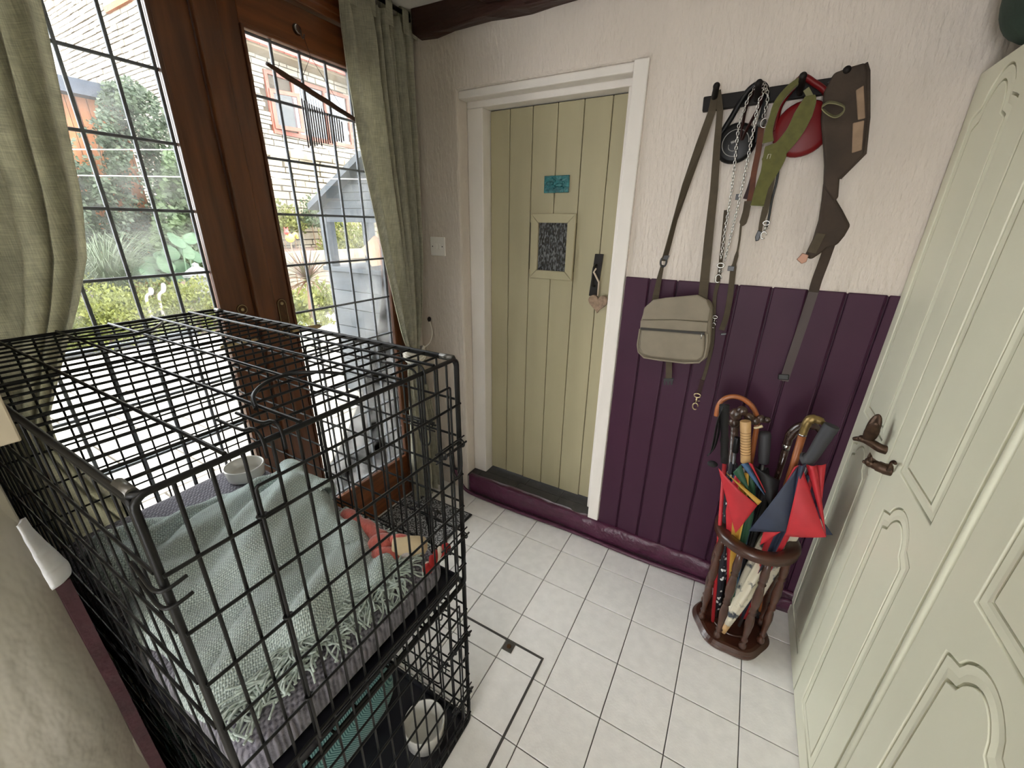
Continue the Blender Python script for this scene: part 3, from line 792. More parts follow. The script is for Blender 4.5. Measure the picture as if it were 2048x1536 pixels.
lk = MB().box((lx - 0.020, hy - 0.042, 0.002), (lx + 0.020, hy - 0.0045, 0.0056)).build('lock_plate', m_steel, ht_, bevel=0.001)
MB().lathe([(0.0, 0.0), (0.009, 0.0), (0.008, 0.0025), (0.004, 0.002), (0.0, 0.002)], (lx, hy - 0.022, 0.0054), (0, 0, 1), 14).build('lock_screw', m_brass, lk)
# ---- unseen disc added as a body for the fill light set at the top
cl_ = thing('fill_light_disc', 'flat round white disc added above the unseen fill light', 'lamp', (-0.15, -0.75, ZC))
MB().lathe([(0.0, 0.0), (0.27, 0.0), (0.27, 0.018), (0.26, 0.021), (0.0, 0.021)], (-0.15, -0.75, ZC - 0.0215), (0, 0, 1), 36).build('fill_disc_body', m_plast, cl_)

# ================================================================== two wire dog crates, one on the other
m_wire = M('black_coated_wire', (11, 11, 12), 0.42, spec=0.35)
m_clip = M('zinc_clip', (120, 118, 114), 0.4, metal=0.8)
m_tray = M('black_plastic_tray', (38, 38, 44), 0.3, bump=0.15, bs=200, dist=0.001)
b = bmesh.new()
bmesh.ops.create_cone(b, cap_ends=True, segments=7, radius1=1, radius2=1, depth=1)
for f_ in b.faces: f_.smooth = len(f_.verts) == 4
wire_me = bpy.data.meshes.new('wire'); b.to_mesh(wire_me); b.free(); wire_me.materials.append(m_wire)
def wire(p, q, r, par, name='wire'):
    p, q = V(p), V(q)
    d = q - p
    return place(name, wire_me, par, (p + q) / 2, d.to_track_quat('Z', 'Y'), (r, r, d.length))
def rrect(o, U, W, lu, lw, rc=0.014, n=4):
    """closed rounded rectangle in the plane o + u*U + w*W"""
    o, U, W = V(o), V(U), V(W); pts = []
    for (cu_, cw, a0) in ((lu - rc, rc, -pi / 2), (lu - rc, lw - rc, 0), (rc, lw - rc, pi / 2), (rc, rc, pi)):
        for q in range(n + 1):
            a = a0 + (pi / 2) * q / n
            pts.append(o + U * (cu_ + rc * cos(a)) + W * (cw + rc * sin(a)))
    return pts
def wpanel(cr, name, o, U, W, lu, lw, us, ws, nrm, rf=0.0042, rw=0.0024, rt=0.0027):
    """perimeter frame; thin wires along W at each u, thicker wires along U at each w, on the outer side"""
    o, U, W, nrm = V(o), V(U), V(W), V(nrm)
    fr_ = MB().tube(rrect(o, U, W, lu, lw), rf, 8, closed=True).build(name, m_wire, cr)
    for u in us: wire(o + U * u, o + U * u + W * lw, rw, fr_)
    for w_ in ws: wire(o + W * w_ + nrm * (rw + rt), o + W * w_ + U * lu + nrm * (rw + rt), rt, fr_)
    return fr_
def latch(par, c, along, down, out):
    """slide-bolt latch: two guide loops, the bolt and its hanging handle"""
    c, along, down, out = V(c), V(along), V(down), V(out)
    mb = MB()
    mb.tube([c - along * 0.045 + out * 0.008, c + along * 0.045 + out * 0.008], 0.0024, 7)
    mb.tube(smooth_path([c - along * 0.012 + out * 0.008, c - along * 0.013 + out * 0.012 + down * 0.03, c - along * 0.008 + out * 0.013 + down * 0.062, c + along * 0.008 + out * 0.013 + down * 0.066, c + along * 0.020 + out * 0.012 + down * 0.05, c + along * 0.022 + out * 0.010 + down * 0.004], 4), 0.0022, 7)
    for s_ in (-0.03, 0.032):
        mb.tube([c + along * s_ + out * (0.006 + 0.006 * cos(a)) + down * (0.008 * sin(a)) for a in [2 * pi * q / 10 for q in range(10)]], 0.0018, 6, closed=True)
    for s_ in (-1, 1):
        mb.tube([c - along * 0.05 + down * 0.011 * s_, c + along * 0.048 + down * 0.011 * s_], 0.0019, 6)
    return mb.build('latch', m_wire, par)
def crate(x0, x1, y0, y1, z0, z1, label, tall):
    cr = thing('dog_crate', label, 'dog crate', ((x0 + x1) / 2, (y0 + y1) / 2, z0), 'stacked wire dog crates')
    lx, ly, lz = x1 - x0, y1 - y0, z1 - z0
    rng = lambda l, s: [l * (q + 1) / (round(l / s)) for q in range(round(l / s) - 1)]
    hz = [lz - 0.100 - 0.0895 * q for q in range(int((lz - 0.12) / 0.0895) + 1)]
    X, Y, Z = V((1, 0, 0)), V((0, 1, 0)), V((0, 0, 1))
    e = wpanel(cr, 'front_panel', (x1, y0, z0), Y, Z, ly, lz, rng(ly, 0.0363), hz, X)
    # door in the front panel
    dy0, dy1, dz0, dz1 = y0 + 0.108, y1 - 0.036, z0 + 0.055, z1 - 0.050
    MB().tube(rrect(V((x1 + 0.0075, dy0, dz0)), Y, Z, dy1 - dy0, dz1 - dz0, 0.005), 0.0024, 8, closed=True).build('door_frame', m_wire, e)
    for z in (lerp(dz0, dz1, 0.22), lerp(dz0, dz1, 0.72)):
        latch(e, (x1 + 0.006, dy1 - 0.004, z), Y, -Z, X)
    for z in [z0 + h for h in hz[::2]]:
        MB().tube([V((x1 + 0.006 + 0.005 * cos(a), dy0 + 0.006 * sin(a), z + 0.006)) for a in [2 * pi * q / 10 for q in range(10)]], 0.0019, 6, closed=True).build('hinge_loop', m_wire, e)
        wire((x1 + 0.009, dy0, z + 0.006), (x1 + 0.009, dy0 + 0.030, z + 0.006), 0.0022, e)
    wpanel(cr, 'back_panel', (x0, y0, z0), Y, Z, ly, lz, rng(ly, 0.0363), hz, -X)
    nsd = wpanel(cr, 'side_panel', (x0 + 0.004, y0, z0 + 0.004), X, Z, lx - 0.008, lz - 0.008, rng(lx - 0.008, 0.0525), hz, -Y, rw=0.0016, rt=0.0022)
    for z in (z1 - 0.115, z1 - 0.140):      # clip that holds the panels together at the corner
        MB().tube(smooth_path([(x1 - 0.060, y0 - 0.006, z + 0.008), (x1 - 0.030, y0 - 0.008, z + 0.003), (x1 - 0.004, y0 - 0.009, z), (x1 + 0.008, y0 - 0.002, z), (x1 + 0.010, y0 + 0.018, z + 0.004)], 4), 0.0024, 7).build('corner_clip', m_wire, nsd)
    fs_ = wpanel(cr, 'side_panel', (x0 + 0.004, y1, z0 + 0.004), X, Z, lx - 0.008, lz - 0.008, rng(lx - 0.008, 0.0525), hz, Y)
    sx0, sx1 = x1 - 0.52, x1 - 0.12
    MB().tube(rrect(V((sx0, y1 + 0.0075, dz0)), X, Z, sx1 - sx0, dz1 - dz0, 0.02), 0.0024, 8, closed=True).build('door_frame', m_wire, fs_)
    latch(fs_, (sx1 - 0.004, y1 + 0.006, lerp(dz0, dz1, 0.74)), X, -Z, Y)
    latch(fs_, (sx1 - 0.004, y1 + 0.006, lerp(dz0, dz1, 0.24)), X, -Z, Y)
    tp = wpanel(cr, 'top_panel', (x0, y0, z1), X, Y, lx, ly, rng(lx, 0.0422), [ly * k for k in (0.165, 0.345, 0.525, 0.70, 0.865)], Z, rt=0.0030)
    for xx in (x0 + 0.02, x1 - 0.028):
        for yy in (y0 + 0.004, y1 - 0.004):
            MB().tube([(xx - 0.012, yy, z1 + 0.001), (xx + 0.022, yy, z1 + 0.001)], 0.0062, 10).build('hinge_sleeve', m_clip, tp)
    if tall:
        for pts in (((690, 748), (640, 744), (580, 748), (533, 765), (507, 790), (512, 818)), ((140, 680), (200, 676), (265, 669), (308, 657), (324, 645))):
            MB().tube(smooth_path([WZ(*p, z1 + 0.010 + (0.004 if 0 < q < len(pts) - 1 else -0.004)) for q, p in enumerate(pts)], 5), 0.0032, 8).build('carry_handle', m_wire, tp)
        for yy in (y0 + 0.13, y0 + 0.155, y0 + 0.43):
            MB().tube(smooth_path([(x1 - 0.10, yy, z1 + 0.006), (x1 - 0.04, yy, z1 + 0.007), (x1 - 0.012, yy, z1 + 0.016), (x1 + 0.004, yy, z1 + 0.006), (x1 + 0.006, yy, z1 - 0.02)], 4), 0.0024, 7).build('hook_wire', m_wire, tp)
    wpanel(cr, 'floor_panel', (x0 + 0.004, y0 + 0.004, z0 + 0.004), X, Y, lx - 0.008, ly - 0.008, rng(lx - 0.008, 0.11), [ly * k for k in (0.25, 0.5, 0.75)], Z)
    # plastic tray with a raised lip
    t0, t1 = (x0 + 0.012, y0 + 0.007, z0 + 0.013), (x1 - 0.010, y1 - 0.012, z0 + 0.017)
    mb = MB().box(t0, t1)
    lip = 0.016
    mb.box((t0[0], t0[1], t1[2]), (t0[0] + 0.004, t1[1], t1[2] + lip)); mb.box((t1[0] - 0.004, t0[1], t1[2]), (t1[0], t1[1], t1[2] + lip))
    mb.box((t0[0] + 0.004, t0[1], t1[2]), (t1[0] - 0.004, t0[1] + 0.004, t1[2] + lip)); mb.box((t0[0] + 0.004, t1[1] - 0.004, t1[2]), (t1[0] - 0.004, t1[1], t1[2] + lip))
    mb.build('tray', m_tray, cr)
    return cr
UZ = 0.616
up = crate(-1.418, -0.490, 0.104, 0.640, UZ, 1.232, 'black wire dog crate standing on top of the other crate', True)
lw = crate(-1.418, -0.504, 0.108, 0.656, 0.010, 0.600, 'black wire dog crate standing on the tiled floor under the other crate', False)

# ---- soft things inside the upper crate
def knit(name, c1, c2, per):
    """hand-knit cloth: crossed rows of stitches of the given period"""
    mt = M(name, c1, 0.95, spec=0.1, sheen=0.25)
    nt = mt.node_tree; N = nt.nodes; L = nt.links; b_ = N['Principled BSDF']
    g = N.new('ShaderNodeNewGeometry')
    dn = N.new('ShaderNodeTexNoise'); dn.inputs['Scale'].default_value = 60; L.new(g.outputs['Position'], dn.inputs['Vector'])
    mx = N.new('ShaderNodeMix'); mx.data_type = 'VECTOR'; mx.inputs['Factor'].default_value = 0.005
    L.new(g.outputs['Position'], mx.inputs[4]); L.new(dn.outputs['Color'], mx.inputs[5])
    sp_ = N.new('ShaderNodeSeparateXYZ'); L.new(mx.outputs[1], sp_.inputs[0])
    def mth(op, a, b2_=None):
        n_ = N.new('ShaderNodeMath'); n_.operation = op
        for i_, q in enumerate((a, b2_)):
            if q is None: continue
            if isinstance(q, (int, float)): n_.inputs[i_].default_value = q
            else: L.new(q, n_.inputs[i_])
        return n_.outputs[0]
    k_ = 2 * pi / per
    u_ = mth('SINE', mth('MULTIPLY', mth('ADD', sp_.outputs['X'], mth('MULTIPLY', sp_.outputs['Y'], 0.35)), k_))
    v_ = mth('SINE', mth('MULTIPLY', mth('SUBTRACT', sp_.outputs['Y'], mth('MULTIPLY', sp_.outputs['X'], 0.35)), k_ * 0.8))
    h_ = mth('ADD', mth('MULTIPLY', mth('MULTIPLY', u_, v_), 0.35), mth('ADD', mth('MULTIPLY', u_, 0.15), mth('MULTIPLY', v_, 0.15)))
    nz = N.new('ShaderNodeTexNoise'); nz.inputs['Scale'].default_value = 900; L.new(g.outputs['Position'], nz.inputs['Vector'])
    f_ = mth('ADD', mth('ADD', h_, 0.5), mth('MULTIPLY', mth('SUBTRACT', nz.outputs['Fac'], 0.5), 0.8))
    r_ = N.new('ShaderNodeValToRGB'); r_.color_ramp.elements[0].position = 0.15; r_.color_ramp.elements[0].color = (*lin(c2), 1)
    r_.color_ramp.elements[1].position = 0.6; r_.color_ramp.elements[1].color = (*lin(c1), 1)
    L.new(f_, r_.inputs[0]); L.new(r_.outputs[0], b_.inputs['Base Color'])
    bp = N.new('ShaderNodeBump'); bp.inputs['Strength'].default_value = 0.8; bp.inputs['Distance'].default_value = 0.003
    L.new(h_, bp.inputs['Height']); L.new(bp.outputs['Normal'], b_.inputs['Normal'])
    return mt
m_knit = knit('sage_knit_wool', (214, 226, 223), (116, 134, 134), 0.0052)
m_knit_y = M('sage_wool_yarn', (188, 200, 194), 0.95, var=0.3, vs=90)
m_fleece = knit('mauve_grey_fleece', (140, 137, 148), (78, 76, 86), 0.011)
TZ = UZ + 0.0175
bed = MB()
def pillow(mb, x0, x1, y0, y1, z0, z1, n=40, m_=24, wob=0.004, e=0.35, es=0.5):
    cx, cy, cz = (x0 + x1) / 2, (y0 + y1) / 2, (z0 + z1) / 2
    sq = lambda q, k: math.copysign(abs(q) ** k, q)
    def f(u, v):
        a, t = 2 * pi * u, pi * v
        x = cx + (x1 - x0) / 2 * sq(sin(t), es) * sq(cos(a), e); y = cy + (y1 - y0) / 2 * sq(sin(t), es) * sq(sin(a), e); z = cz - (z1 - z0) / 2 * sq(cos(t), 0.6)
        k = wob * sin(x * 23 + y * 9) * sin(y * 31 - x * 5)
        return V((x, y, max(z0, z + (k if z > cz else 0))))
    mb.sheet(n, m_, f, closed=True)
    return mb
ob = pillow(MB(), -1.396, -0.522, 0.1172, 0.612, TZ, TZ + 0.092, 96, 36, 0.004, 0.12, 0.13).build('dog_bed', m_fleece)
tag(ob, 'mauve-grey fleece dog bed lying in the upper crate', 'dog bed')
th = thing('knitted_throw', 'pale sage knitted throw with fringe heaped on the bed in the upper crate', 'blanket', (-0.95, 0.35, TZ + 0.07))
random.seed(11)
def throw_xy(u, v):
    # u: along the crate from the garden doors to the front; v: from the near side to the far side
    a = V((-1.27, 0.150)).lerp(V((-0.625, 0.122)), u); b_ = V((-1.13, 0.605)).lerp(V((-0.585, 0.520)), u)
    p = a.lerp(b_, v)
    return p
def throw_z(x, y, u, v):
    d = x * 0.80 + y * 0.35
    z = 0.044 * (abs(sin(d * 11 + 1.5 * sin(y * 6) + 1)) ** 0.8 - 0.5) + 0.015 * sin(d * 47 + 7 * y + 2 * sin(x * 11)) + 0.005 * sin(x * 90 + 20 * y + 3 * sin(y * 15))
    z += 0.045 * math.exp(-((u - 0.25) / 0.28) ** 2) * (0.4 + 0.6 * v) + 0.030 * math.exp(-((v - 0.95) / 0.12) ** 2) * math.exp(-((u - 0.25) / 0.3) ** 2)
    z += 0.030 * math.exp(-(((u - 0.55) / 0.3) ** 2 + ((v - 0.5) / 0.3) ** 2))
    edge = min(u, 1 - u, v, 1 - v)
    base = TZ + 0.098
    drop = max(0, 1 - edge / 0.10) ** 2
    return base + max(z, -0.012) * (1 - 0.6 * drop) + 0.026 * (1 - drop) - 0.006 * drop
def throwf(u, v):
    p = throw_xy(u, v); x, y = p
    x += 0.012 * sin(v * 17); y += 0.010 * sin(u * 19)
    return V((x, y, throw_z(x, y, u, v)))
MB().sheet(110, 80, throwf).build('knit', m_knit, th, solid=0.010, recalc=False)
mb = MB()      # a folded-over edge at the far corner
def rollf(u, v):
    a = 2 * pi * u
    p = throwf(0.05 + 0.42 * v, 0.96)
    r_ = 0.020 + 0.006 * sin(v * 9)
    return p + V((0.4 * r_ * cos(a), r_ * 1.2 * cos(a), 0.010 + r_ * sin(a)))
mb.sheet(14, 30, rollf, closed=True)
mb.build('rolled_edge', m_knit, th)
mb = MB()      # fringe: twisted strands hanging from the front edge, tumbled together
for q in range(330):
    v = random.uniform(0.02, 0.98); p = throwf(1, v) + V((-0.004, 0, 0.004))
    L_ = random.uniform(0.07, 0.13)
    a = random.uniform(-1.3, 1.3); x, y, z = p
    pts = [V(p)]
    for s_ in range(5):
        a += random.uniform(-0.9, 0.9)
        x += cos(a) * L_ / 5 * 0.75; y += sin(a) * L_ / 5
        x = min(x, -0.512); y = min(max(y, 0.128), 0.60)
        if x > -0.53: z = max(z - 0.012, TZ + 0.094)
        pts.append(V((x, y, max(z + random.uniform(-0.004, 0.009), TZ + 0.094))))
    mb.tube(smooth_path(pts, 3), 0.0020, 5)
for q in range(70):
    u = random.uniform(0.5, 1.0); p = throwf(u, 1)
    pts = [V(p)]; x, y, z = p; a = random.uniform(0.6, 2.5)
    for s_ in range(4):
        a += random.uniform(-0.9, 0.9); x += cos(a) * 0.016; y = min(y + sin(a) * 0.016, 0.60); z = max(z - 0.012, TZ + 0.094)
        pts.append(V((x, y, z)))
    mb.tube(smooth_path(pts, 3), 0.0020, 5)
o = mb.build('fringe', m_knit_y, th)
o['kind'] = 'stuff'

m_ceramic = M('white_ceramic', (226, 224, 218), 0.12, coat=0.4)
def bowl(name, label, c, r, h):
    t = thing(name, label, 'bowl', c, 'dog bowls in the crates')
    MB().lathe([(0, 0), (r * 0.88, 0), (r * 0.93, 0.004), (r, h - 0.004), (r * 0.99, h), (r * 0.94, h), (r * 0.92, h - 0.004), (r * 0.87, 0.026), (r * 0.84, 0.016), (r * 0.79, 0.0115), (r * 0.70, 0.010), (0, 0.010)], c, (0, 0, 1), 36).build('dish', m_ceramic, t)
    return t
# the bowl stands on the bed by the rear panel
bowl('dog_bowl', 'white ceramic dog bowl on the bed of the upper crate by the garden doors', (-1.278, 0.545, TZ + 0.0935), 0.056, 0.042)
b2 = WZ(848, 1442, 0.098)
bowl('dog_bowl', 'white ceramic dog bowl on the tray of the lower crate', (b2.x, b2.y, 0.0285), 0.0615, 0.070)

# ---- coral plush toy, chewed hoof and rope toy by the front of the upper crate
m_plush = M('coral_plush', (186, 92, 80), 0.95, var=0.15, vs=40, bump=0.8, bs=130, dist=0.004, sheen=0.4)
m_fur = M('grey_white_plush', (200, 190, 188), 0.95, var=0.25, vs=60, bump=0.8, bs=160, dist=0.004)
m_bone = M('dried_hoof', (206, 186, 150), 0.6, var=0.15, vs=25)
m_dark = M('dark_hollow', (34, 27, 22), 0.8)
m_red = M('red_cotton', (170, 40, 38), 0.9); m_cot = M('white_cotton', (222, 206, 190), 0.9)
ty = thing('plush_toy', 'coral plush dog toy with floppy ears in the upper crate', 'dog toy', (-0.74, 0.612, TZ))
def spot(px, py, z): return WZ(px, py, z)
pts = [spot(690, 1028, TZ + 0.112), spot(715, 1045, TZ + 0.114), spot(742, 1062, TZ + 0.114), spot(765, 1080, TZ + 0.112)]
mb = MB(); pp = smooth_path(pts, 5)
pp = [V((p.x, min(p.y, 0.605), p.z)) for p in pp]
mb.tube(pp, [0.016 + 0.006 * abs(sin(q * 0.55)) for q in range(len(pp))], 12)
mb.build('arm', m_plush, ty)
bz = TZ + 0.112
c1, c2, c3 = spot(765, 1092, bz), spot(800, 1085, bz + 0.012), spot(772, 1112, bz)
for nm, c_, r_, mm in (('body', c1, (0.038, 0.030, 0.032), m_plush), ('ear', c2, (0.030, 0.016, 0.024), m_plush), ('ear', c3, (0.036, 0.022, 0.022), m_plush), ('muzzle', spot(810, 1105, bz), (0.026, 0.018, 0.020), m_fur)):
    c_ = V((c_.x, min(c_.y, 0.624 - r_[1]), c_.z))
    MB().ball(c_, r_, 18, 12, Matrix.Rotation(0.5, 3, 'Z')).build(nm, mm, ty)
hf = thing('chew_hoof', 'beige dried hoof chew with dark hollow end in the upper crate', 'dog chew', (-0.575, 0.600, TZ))
ha, hb = V((-0.625, 0.535, TZ + 0.120)), V((-0.560, 0.585, TZ + 0.118))
ax_ = (hb - ha)
MB().lathe([(0.0225, 0.0), (0.026, 0.002), (0.027, 0.02), (0.024, 0.06), (0.020, ax_.length - 0.006), (0.010, ax_.length), (0, ax_.length)], ha, ax_, 20, cap=False).build('shell', m_bone, hf)
MB().lathe([(0.0, 0.016), (0.021, 0.010), (0.0225, 0.0)], ha, ax_, 20).build('hollow', m_dark, hf)
rp = thing('rope_toy', 'red and white knotted rope toy in the corner of the upper crate', 'dog toy', (-0.53, 0.59, TZ))
r0, r1 = V((-0.516, 0.535, TZ + 0.110)), V((-0.514, 0.600, TZ + 0.118))
for k_ in range(3):
    pts = []
    for q in range(25):
        t = q / 24; a = t * 9 + k_ * 2 * pi / 3
        c_ = r0.lerp(r1, t) + V((0.0 , 0, 0.010 * sin(pi * t)))
        pts.append(c_ + V((cos(a) * 0.0065, 0.3 * sin(a) * 0.0065, sin(a) * 0.0065)))
    MB().tube(pts, 0.0062, 8).build('strand', m_red if k_ != 1 else m_cot, rp)
for c_ in (r0, r1): MB().ball(c_, (0.0125, 0.013, 0.013), 12, 8).build('knot', m_red, rp)

# ---- herringbone cushion in the lower crate
mt = M('teal_herringbone_wool', (96, 140, 140), 0.95, spec=0.1, sheen=0.2)
nt = mt.node_tree; N = nt.nodes; L = nt.links; b_ = N['Principled BSDF']
g = N.new('ShaderNodeNewGeometry'); sx = N.new('ShaderNodeSeparateXYZ'); L.new(g.outputs['Position'], sx.inputs[0])
def mth(op, a, b2_=None):
    n_ = N.new('ShaderNodeMath'); n_.operation = op
    for i_, q in enumerate((a, b2_)):
        if q is None: continue
        if isinstance(q, (int, float)): n_.inputs[i_].default_value = q
        else: L.new(q, n_.inputs[i_])
    return n_.outputs[0]
zig = mth('PINGPONG', sx.outputs['X'], 0.035)
s_ = mth('SINE', mth('MULTIPLY', mth('ADD', mth('ADD', sx.outputs['Y'], mth('MULTIPLY', zig, 0.7)), mth('MULTIPLY', sx.outputs['Z'], 0.8)), 900))
rp_ = N.new('ShaderNodeValToRGB'); rp_.color_ramp.elements[0].position = 0.3; rp_.color_ramp.elements[1].position = 0.6
rp_.color_ramp.elements[0].color = (*lin((62, 100, 104)), 1); rp_.color_ramp.elements[1].color = (*lin((132, 172, 168)), 1)
L.new(mth('ADD', mth('MULTIPLY', s_, 0.5), 0.5), rp_.inputs[0]); L.new(rp_.outputs[0], b_.inputs['Base Color'])
m_herr = mt
ob = pillow(MB(), -1.39, -0.715, 0.128, 0.618, 0.0285, 0.175, 48, 28, 0.008, 0.4).build('dog_cushion', m_herr)
tag(ob, 'teal herringbone wool dog cushion in the lower crate', 'dog bed')

# ================================================================== coat rack and the things hung on it
m_rack = M('black_brown_wood', (22, 17, 15), 0.55, var=0.2, vs=20, spec=0.25)
rk = thing('coat_rack', 'black-brown wall rack with upright pegs on the back wall', 'coat rack', WY(1560, 175, YB))
pts = [WY(1407, 193, 1.632), WY(1716, 146, 1.632), WY(1718, 178, 1.632), WY(1404, 223, 1.632)]
for p in pts: p.y = 1.634
MB().prism(pts, (0, 0.0205, 0)).build('board', m_rack, rk, bevel=0.003)
PEG = []
for (bx_, by, tx, ty_) in ((1427, 206, 1433, 172), (1514, 198, 1518, 166), (1600, 186, 1606, 152), (1688, 176, 1694, 140)):
    a = WY(bx_, by, 1.632); t = WY(tx, ty_, 1.565)
    PEG.append((a, t))
    mid = a.lerp(t, 0.5) + V((0, 0, -0.006))
    MB().tube(smooth_path([a + V((0, 0.004, 0)), mid, t], 5), [0.0085] * 5 + [0.009] * 5 + [0.0095], 12).build('peg', m_rack, rk)
    MB().ball(t, 0.0098, 12, 8).build('peg_tip', m_rack, rk)
def path_y(pp, y):
    ys = y if isinstance(y, (list, tuple)) else [y] * len(pp)
    return [WY(p[0], p[1], yy) for p, yy in zip(pp, ys)]
def blob(mb, pp, y, th, m=0):
    """traced outline at depth y, given thickness th towards the wall"""
    return mb.prism([WY(px, py, y) for px, py in pp], (0, th, 0), m)
PXM = 0.00152
m_canvas = M('olive_grey_canvas', (134, 124, 108), 0.8, var=0.08, vs=12, bump=0.25, bs=260, dist=0.001, spec=0.25)
m_canvas_d = M('olive_grey_webbing', (78, 69, 56), 0.8, var=0.08, vs=40, bump=0.3, bs=300, dist=0.001, spec=0.2)
m_blackp = M('black_plastic', (20, 19, 19), 0.35)
m_zip = M('dark_zip', (40, 36, 30), 0.6)
m_chrome = M('bright_steel', (190, 188, 184), 0.25, metal=1.0)
# ---- shoulder bag
bg_ = thing('shoulder_bag', 'olive grey canvas shoulder bag with zipped pocket hanging from the rack', 'bag', WY(1345, 660, 1.58))
body = [(1290, 612), (1310, 605), (1360, 600), (1405, 599), (1420, 606), (1424, 620), (1420, 690), (1414, 716), (1402, 727), (1370, 728), (1320, 723), (1288, 718), (1275, 706), (1274, 690), (1281, 640)]
mb = MB(); blob(mb, body, 1.560, 0.066)
mb.build('body', m_canvas, bg_, bevel=0.014, seg=4)
flap = [(1283, 640), (1288, 616), (1306, 600), (1330, 596), (1395, 590), (1414, 600), (1421, 618), (1417, 644), (1350, 640)]
mb = MB(); blob(mb, flap, 1.551, 0.012); mb.build('flap', m_canvas, bg_, bevel=0.005, seg=3)
strip = [(1281, 641), (1350, 640), (1416, 645), (1414, 664), (1350, 662), (1280, 656)]
mb = MB(); blob(mb, strip, 1.549, 0.010); mb.build('welt', m_canvas, bg_, bevel=0.003)
pocket = [(1281, 659), (1350, 664), (1410, 669), (1409, 700), (1405, 715), (1394, 722), (1350, 720), (1300, 714), (1285, 708), (1278, 696)]
mb = MB(); blob(mb, pocket, 1.545, 0.020); mb.build('pocket', m_canvas, bg_, bevel=0.008, seg=4)
MB().tube(path_y([(1280, 658), (1275, 690), (1277, 704), (1288, 715), (1320, 720), (1370, 726), (1398, 725), (1410, 714), (1414, 690), (1415, 668)], 1.547), 0.0035, 8).build('piping', m_canvas, bg_)
MB().strap(path_y([(1281, 657), (1320, 660), (1365, 663.5), (1409, 667)], 1.546), 0.008, 0.003, (0, 0, 1)).build('zip', m_zip, bg_)
MB().tube(path_y([(1404, 667), (1402, 678)], 1.543), 0.0018, 6).build('zip_pull', m_chrome, bg_)
mb = MB(); mb.strap(path_y([(1338, 722), (1338, 745), (1337, 758)], [1.575, 1.572, 1.572]), 0.022, 0.003, (1, 0, 0)); mb.build('strap_tail', m_canvas_d, bg_)
mb = MB()
blob(mb, [(1327, 757), (1347, 757), (1346, 763), (1328, 763)], 1.569, 0.006)
for q in (1329, 1336, 1343): blob(mb, [(q - 2, 763), (q + 2, 763), (q + 1.5, 770), (q - 1.5, 770)], 1.569, 0.006)
mb.build('side_release_buckle', m_blackp, bg_)
a0, t0 = PEG[0]
hang = a0.lerp(t0, 0.42) + V((0, 0, 0.013))
wl = path_y([(1424, 222), (1400, 290), (1372, 370), (1350, 440), (1337, 490), (1328, 522)], [1.588, 1.590, 1.592, 1.594, 1.596, 1.596])
wd = [V((1, 0, 0)), V((1, 0.2, 0)), V((0.8, 0.6, 0)), V((0.4, 0.9, 0)), V((0.5, 0.85, 0)), V((0.7, 0.7, 0))]
MB().strap([hang] + wl, [0.018, 0.022, 0.026, 0.026, 0.026, 0.026, 0.022], 0.0028, [V((1, 0, 0))] + wd).build('shoulder_strap', m_canvas_d, bg_)
MB().strap(path_y([(1325, 530), (1318, 560), (1312, 590), (1308, 615)], [1.595, 1.592, 1.588, 1.575]), [0.012, 0.018, 0.022, 0.026], 0.0028, (1, 0.2, 0)).build('shoulder_strap', m_canvas_d, bg_)
mb = MB(); c_ = WY(1327, 524, 1.594)
mb.tube([c_ + V((0.010 * cos(a) * (1 if abs(sin(a)) < .9 else .6), 0, 0.017 * sin(a))) for a in [2 * pi * q / 16 for q in range(16)]], 0.0034, 8, closed=True); mb.obox(c_ + V((0.004, 0, 0.016)), (0.011, 0, 0), (0, 0.004, 0), (0.002, 0, 0.007))
mb.build('strap_adjuster', m_blackp, bg_)
MB().strap([hang + V((0.006, 0, 0))] + path_y([(1440, 222), (1434, 290), (1428, 380), (1418, 470), (1409, 560), (1404, 612)], [1.592, 1.596, 1.598, 1.598, 1.590, 1.565]), [0.018, 0.018, 0.020, 0.024, 0.027, 0.029, 0.030], 0.0028, (1, 0, 0)).build('shoulder_strap', m_canvas_d, bg_)

# ---- chain lead
def chain(mb, pts, pitch=0.0098, R_=0.0052, r_=0.0014):
    pts = smooth_path(pts, 8)
    acc, last, k = 0.0, pts[0], 0
    for p, q in zip(pts, pts[1:]):
        seg = (q - p).length
        while acc + seg >= pitch * (k + 1):
            t = (pitch * (k + 1) - acc) / seg
            c = p.lerp(q, t); tn = (q - p).normalized()
            s_ = V((1, 0, 0)) - tn * tn.x; s_.normalize(); n_ = tn.cross(s_)
            d = (s_ if k % 2 else n_); d = (d + (n_ if k % 2 else s_) * 0.35).normalized()
            mb.tube([c + tn * (R_ * 1.25 * cos(a)) + d * (R_ * 0.72 * sin(a)) for a in [2 * pi * j / 9 for j in range(9)]], r_, 5, closed=True)
            k += 1
        acc += seg
cl = thing('chain_lead', 'bright steel chain dog lead looped over the second peg', 'dog lead', WY(1500, 200, 1.58))
mb = MB()
pk = PEG[1][0].lerp(PEG[1][1], 0.72) + V((0.004, 0, 0.014))
chain(mb, [pk + V((-0.006, 0.002, 0))] + path_y([(1500, 190), (1488, 220), (1478, 250), (1472, 300), (1467, 350), (1459, 410), (1450, 460), (1442, 515)], [1.570, 1.572, 1.574, 1.576, 1.580, 1.585, 1.59, 1.60]))
mb.build('chain', m_chrome, cl)
mb = MB()
chain(mb, [pk] + path_y([(1527, 186), (1517, 205), (1508, 255), (1496, 315), (1486, 365), (1476, 412), (1462, 470), (1450, 520)], [1.560, 1.562, 1.566, 1.572, 1.58, 1.585, 1.592, 1.60]))
chain(mb, [pk + V((0.006, 0, 0))] + path_y([(1535, 188), (1533, 210), (1527, 232)], [1.566, 1.574, 1.584]))
mb.build('chain', m_chrome, cl)
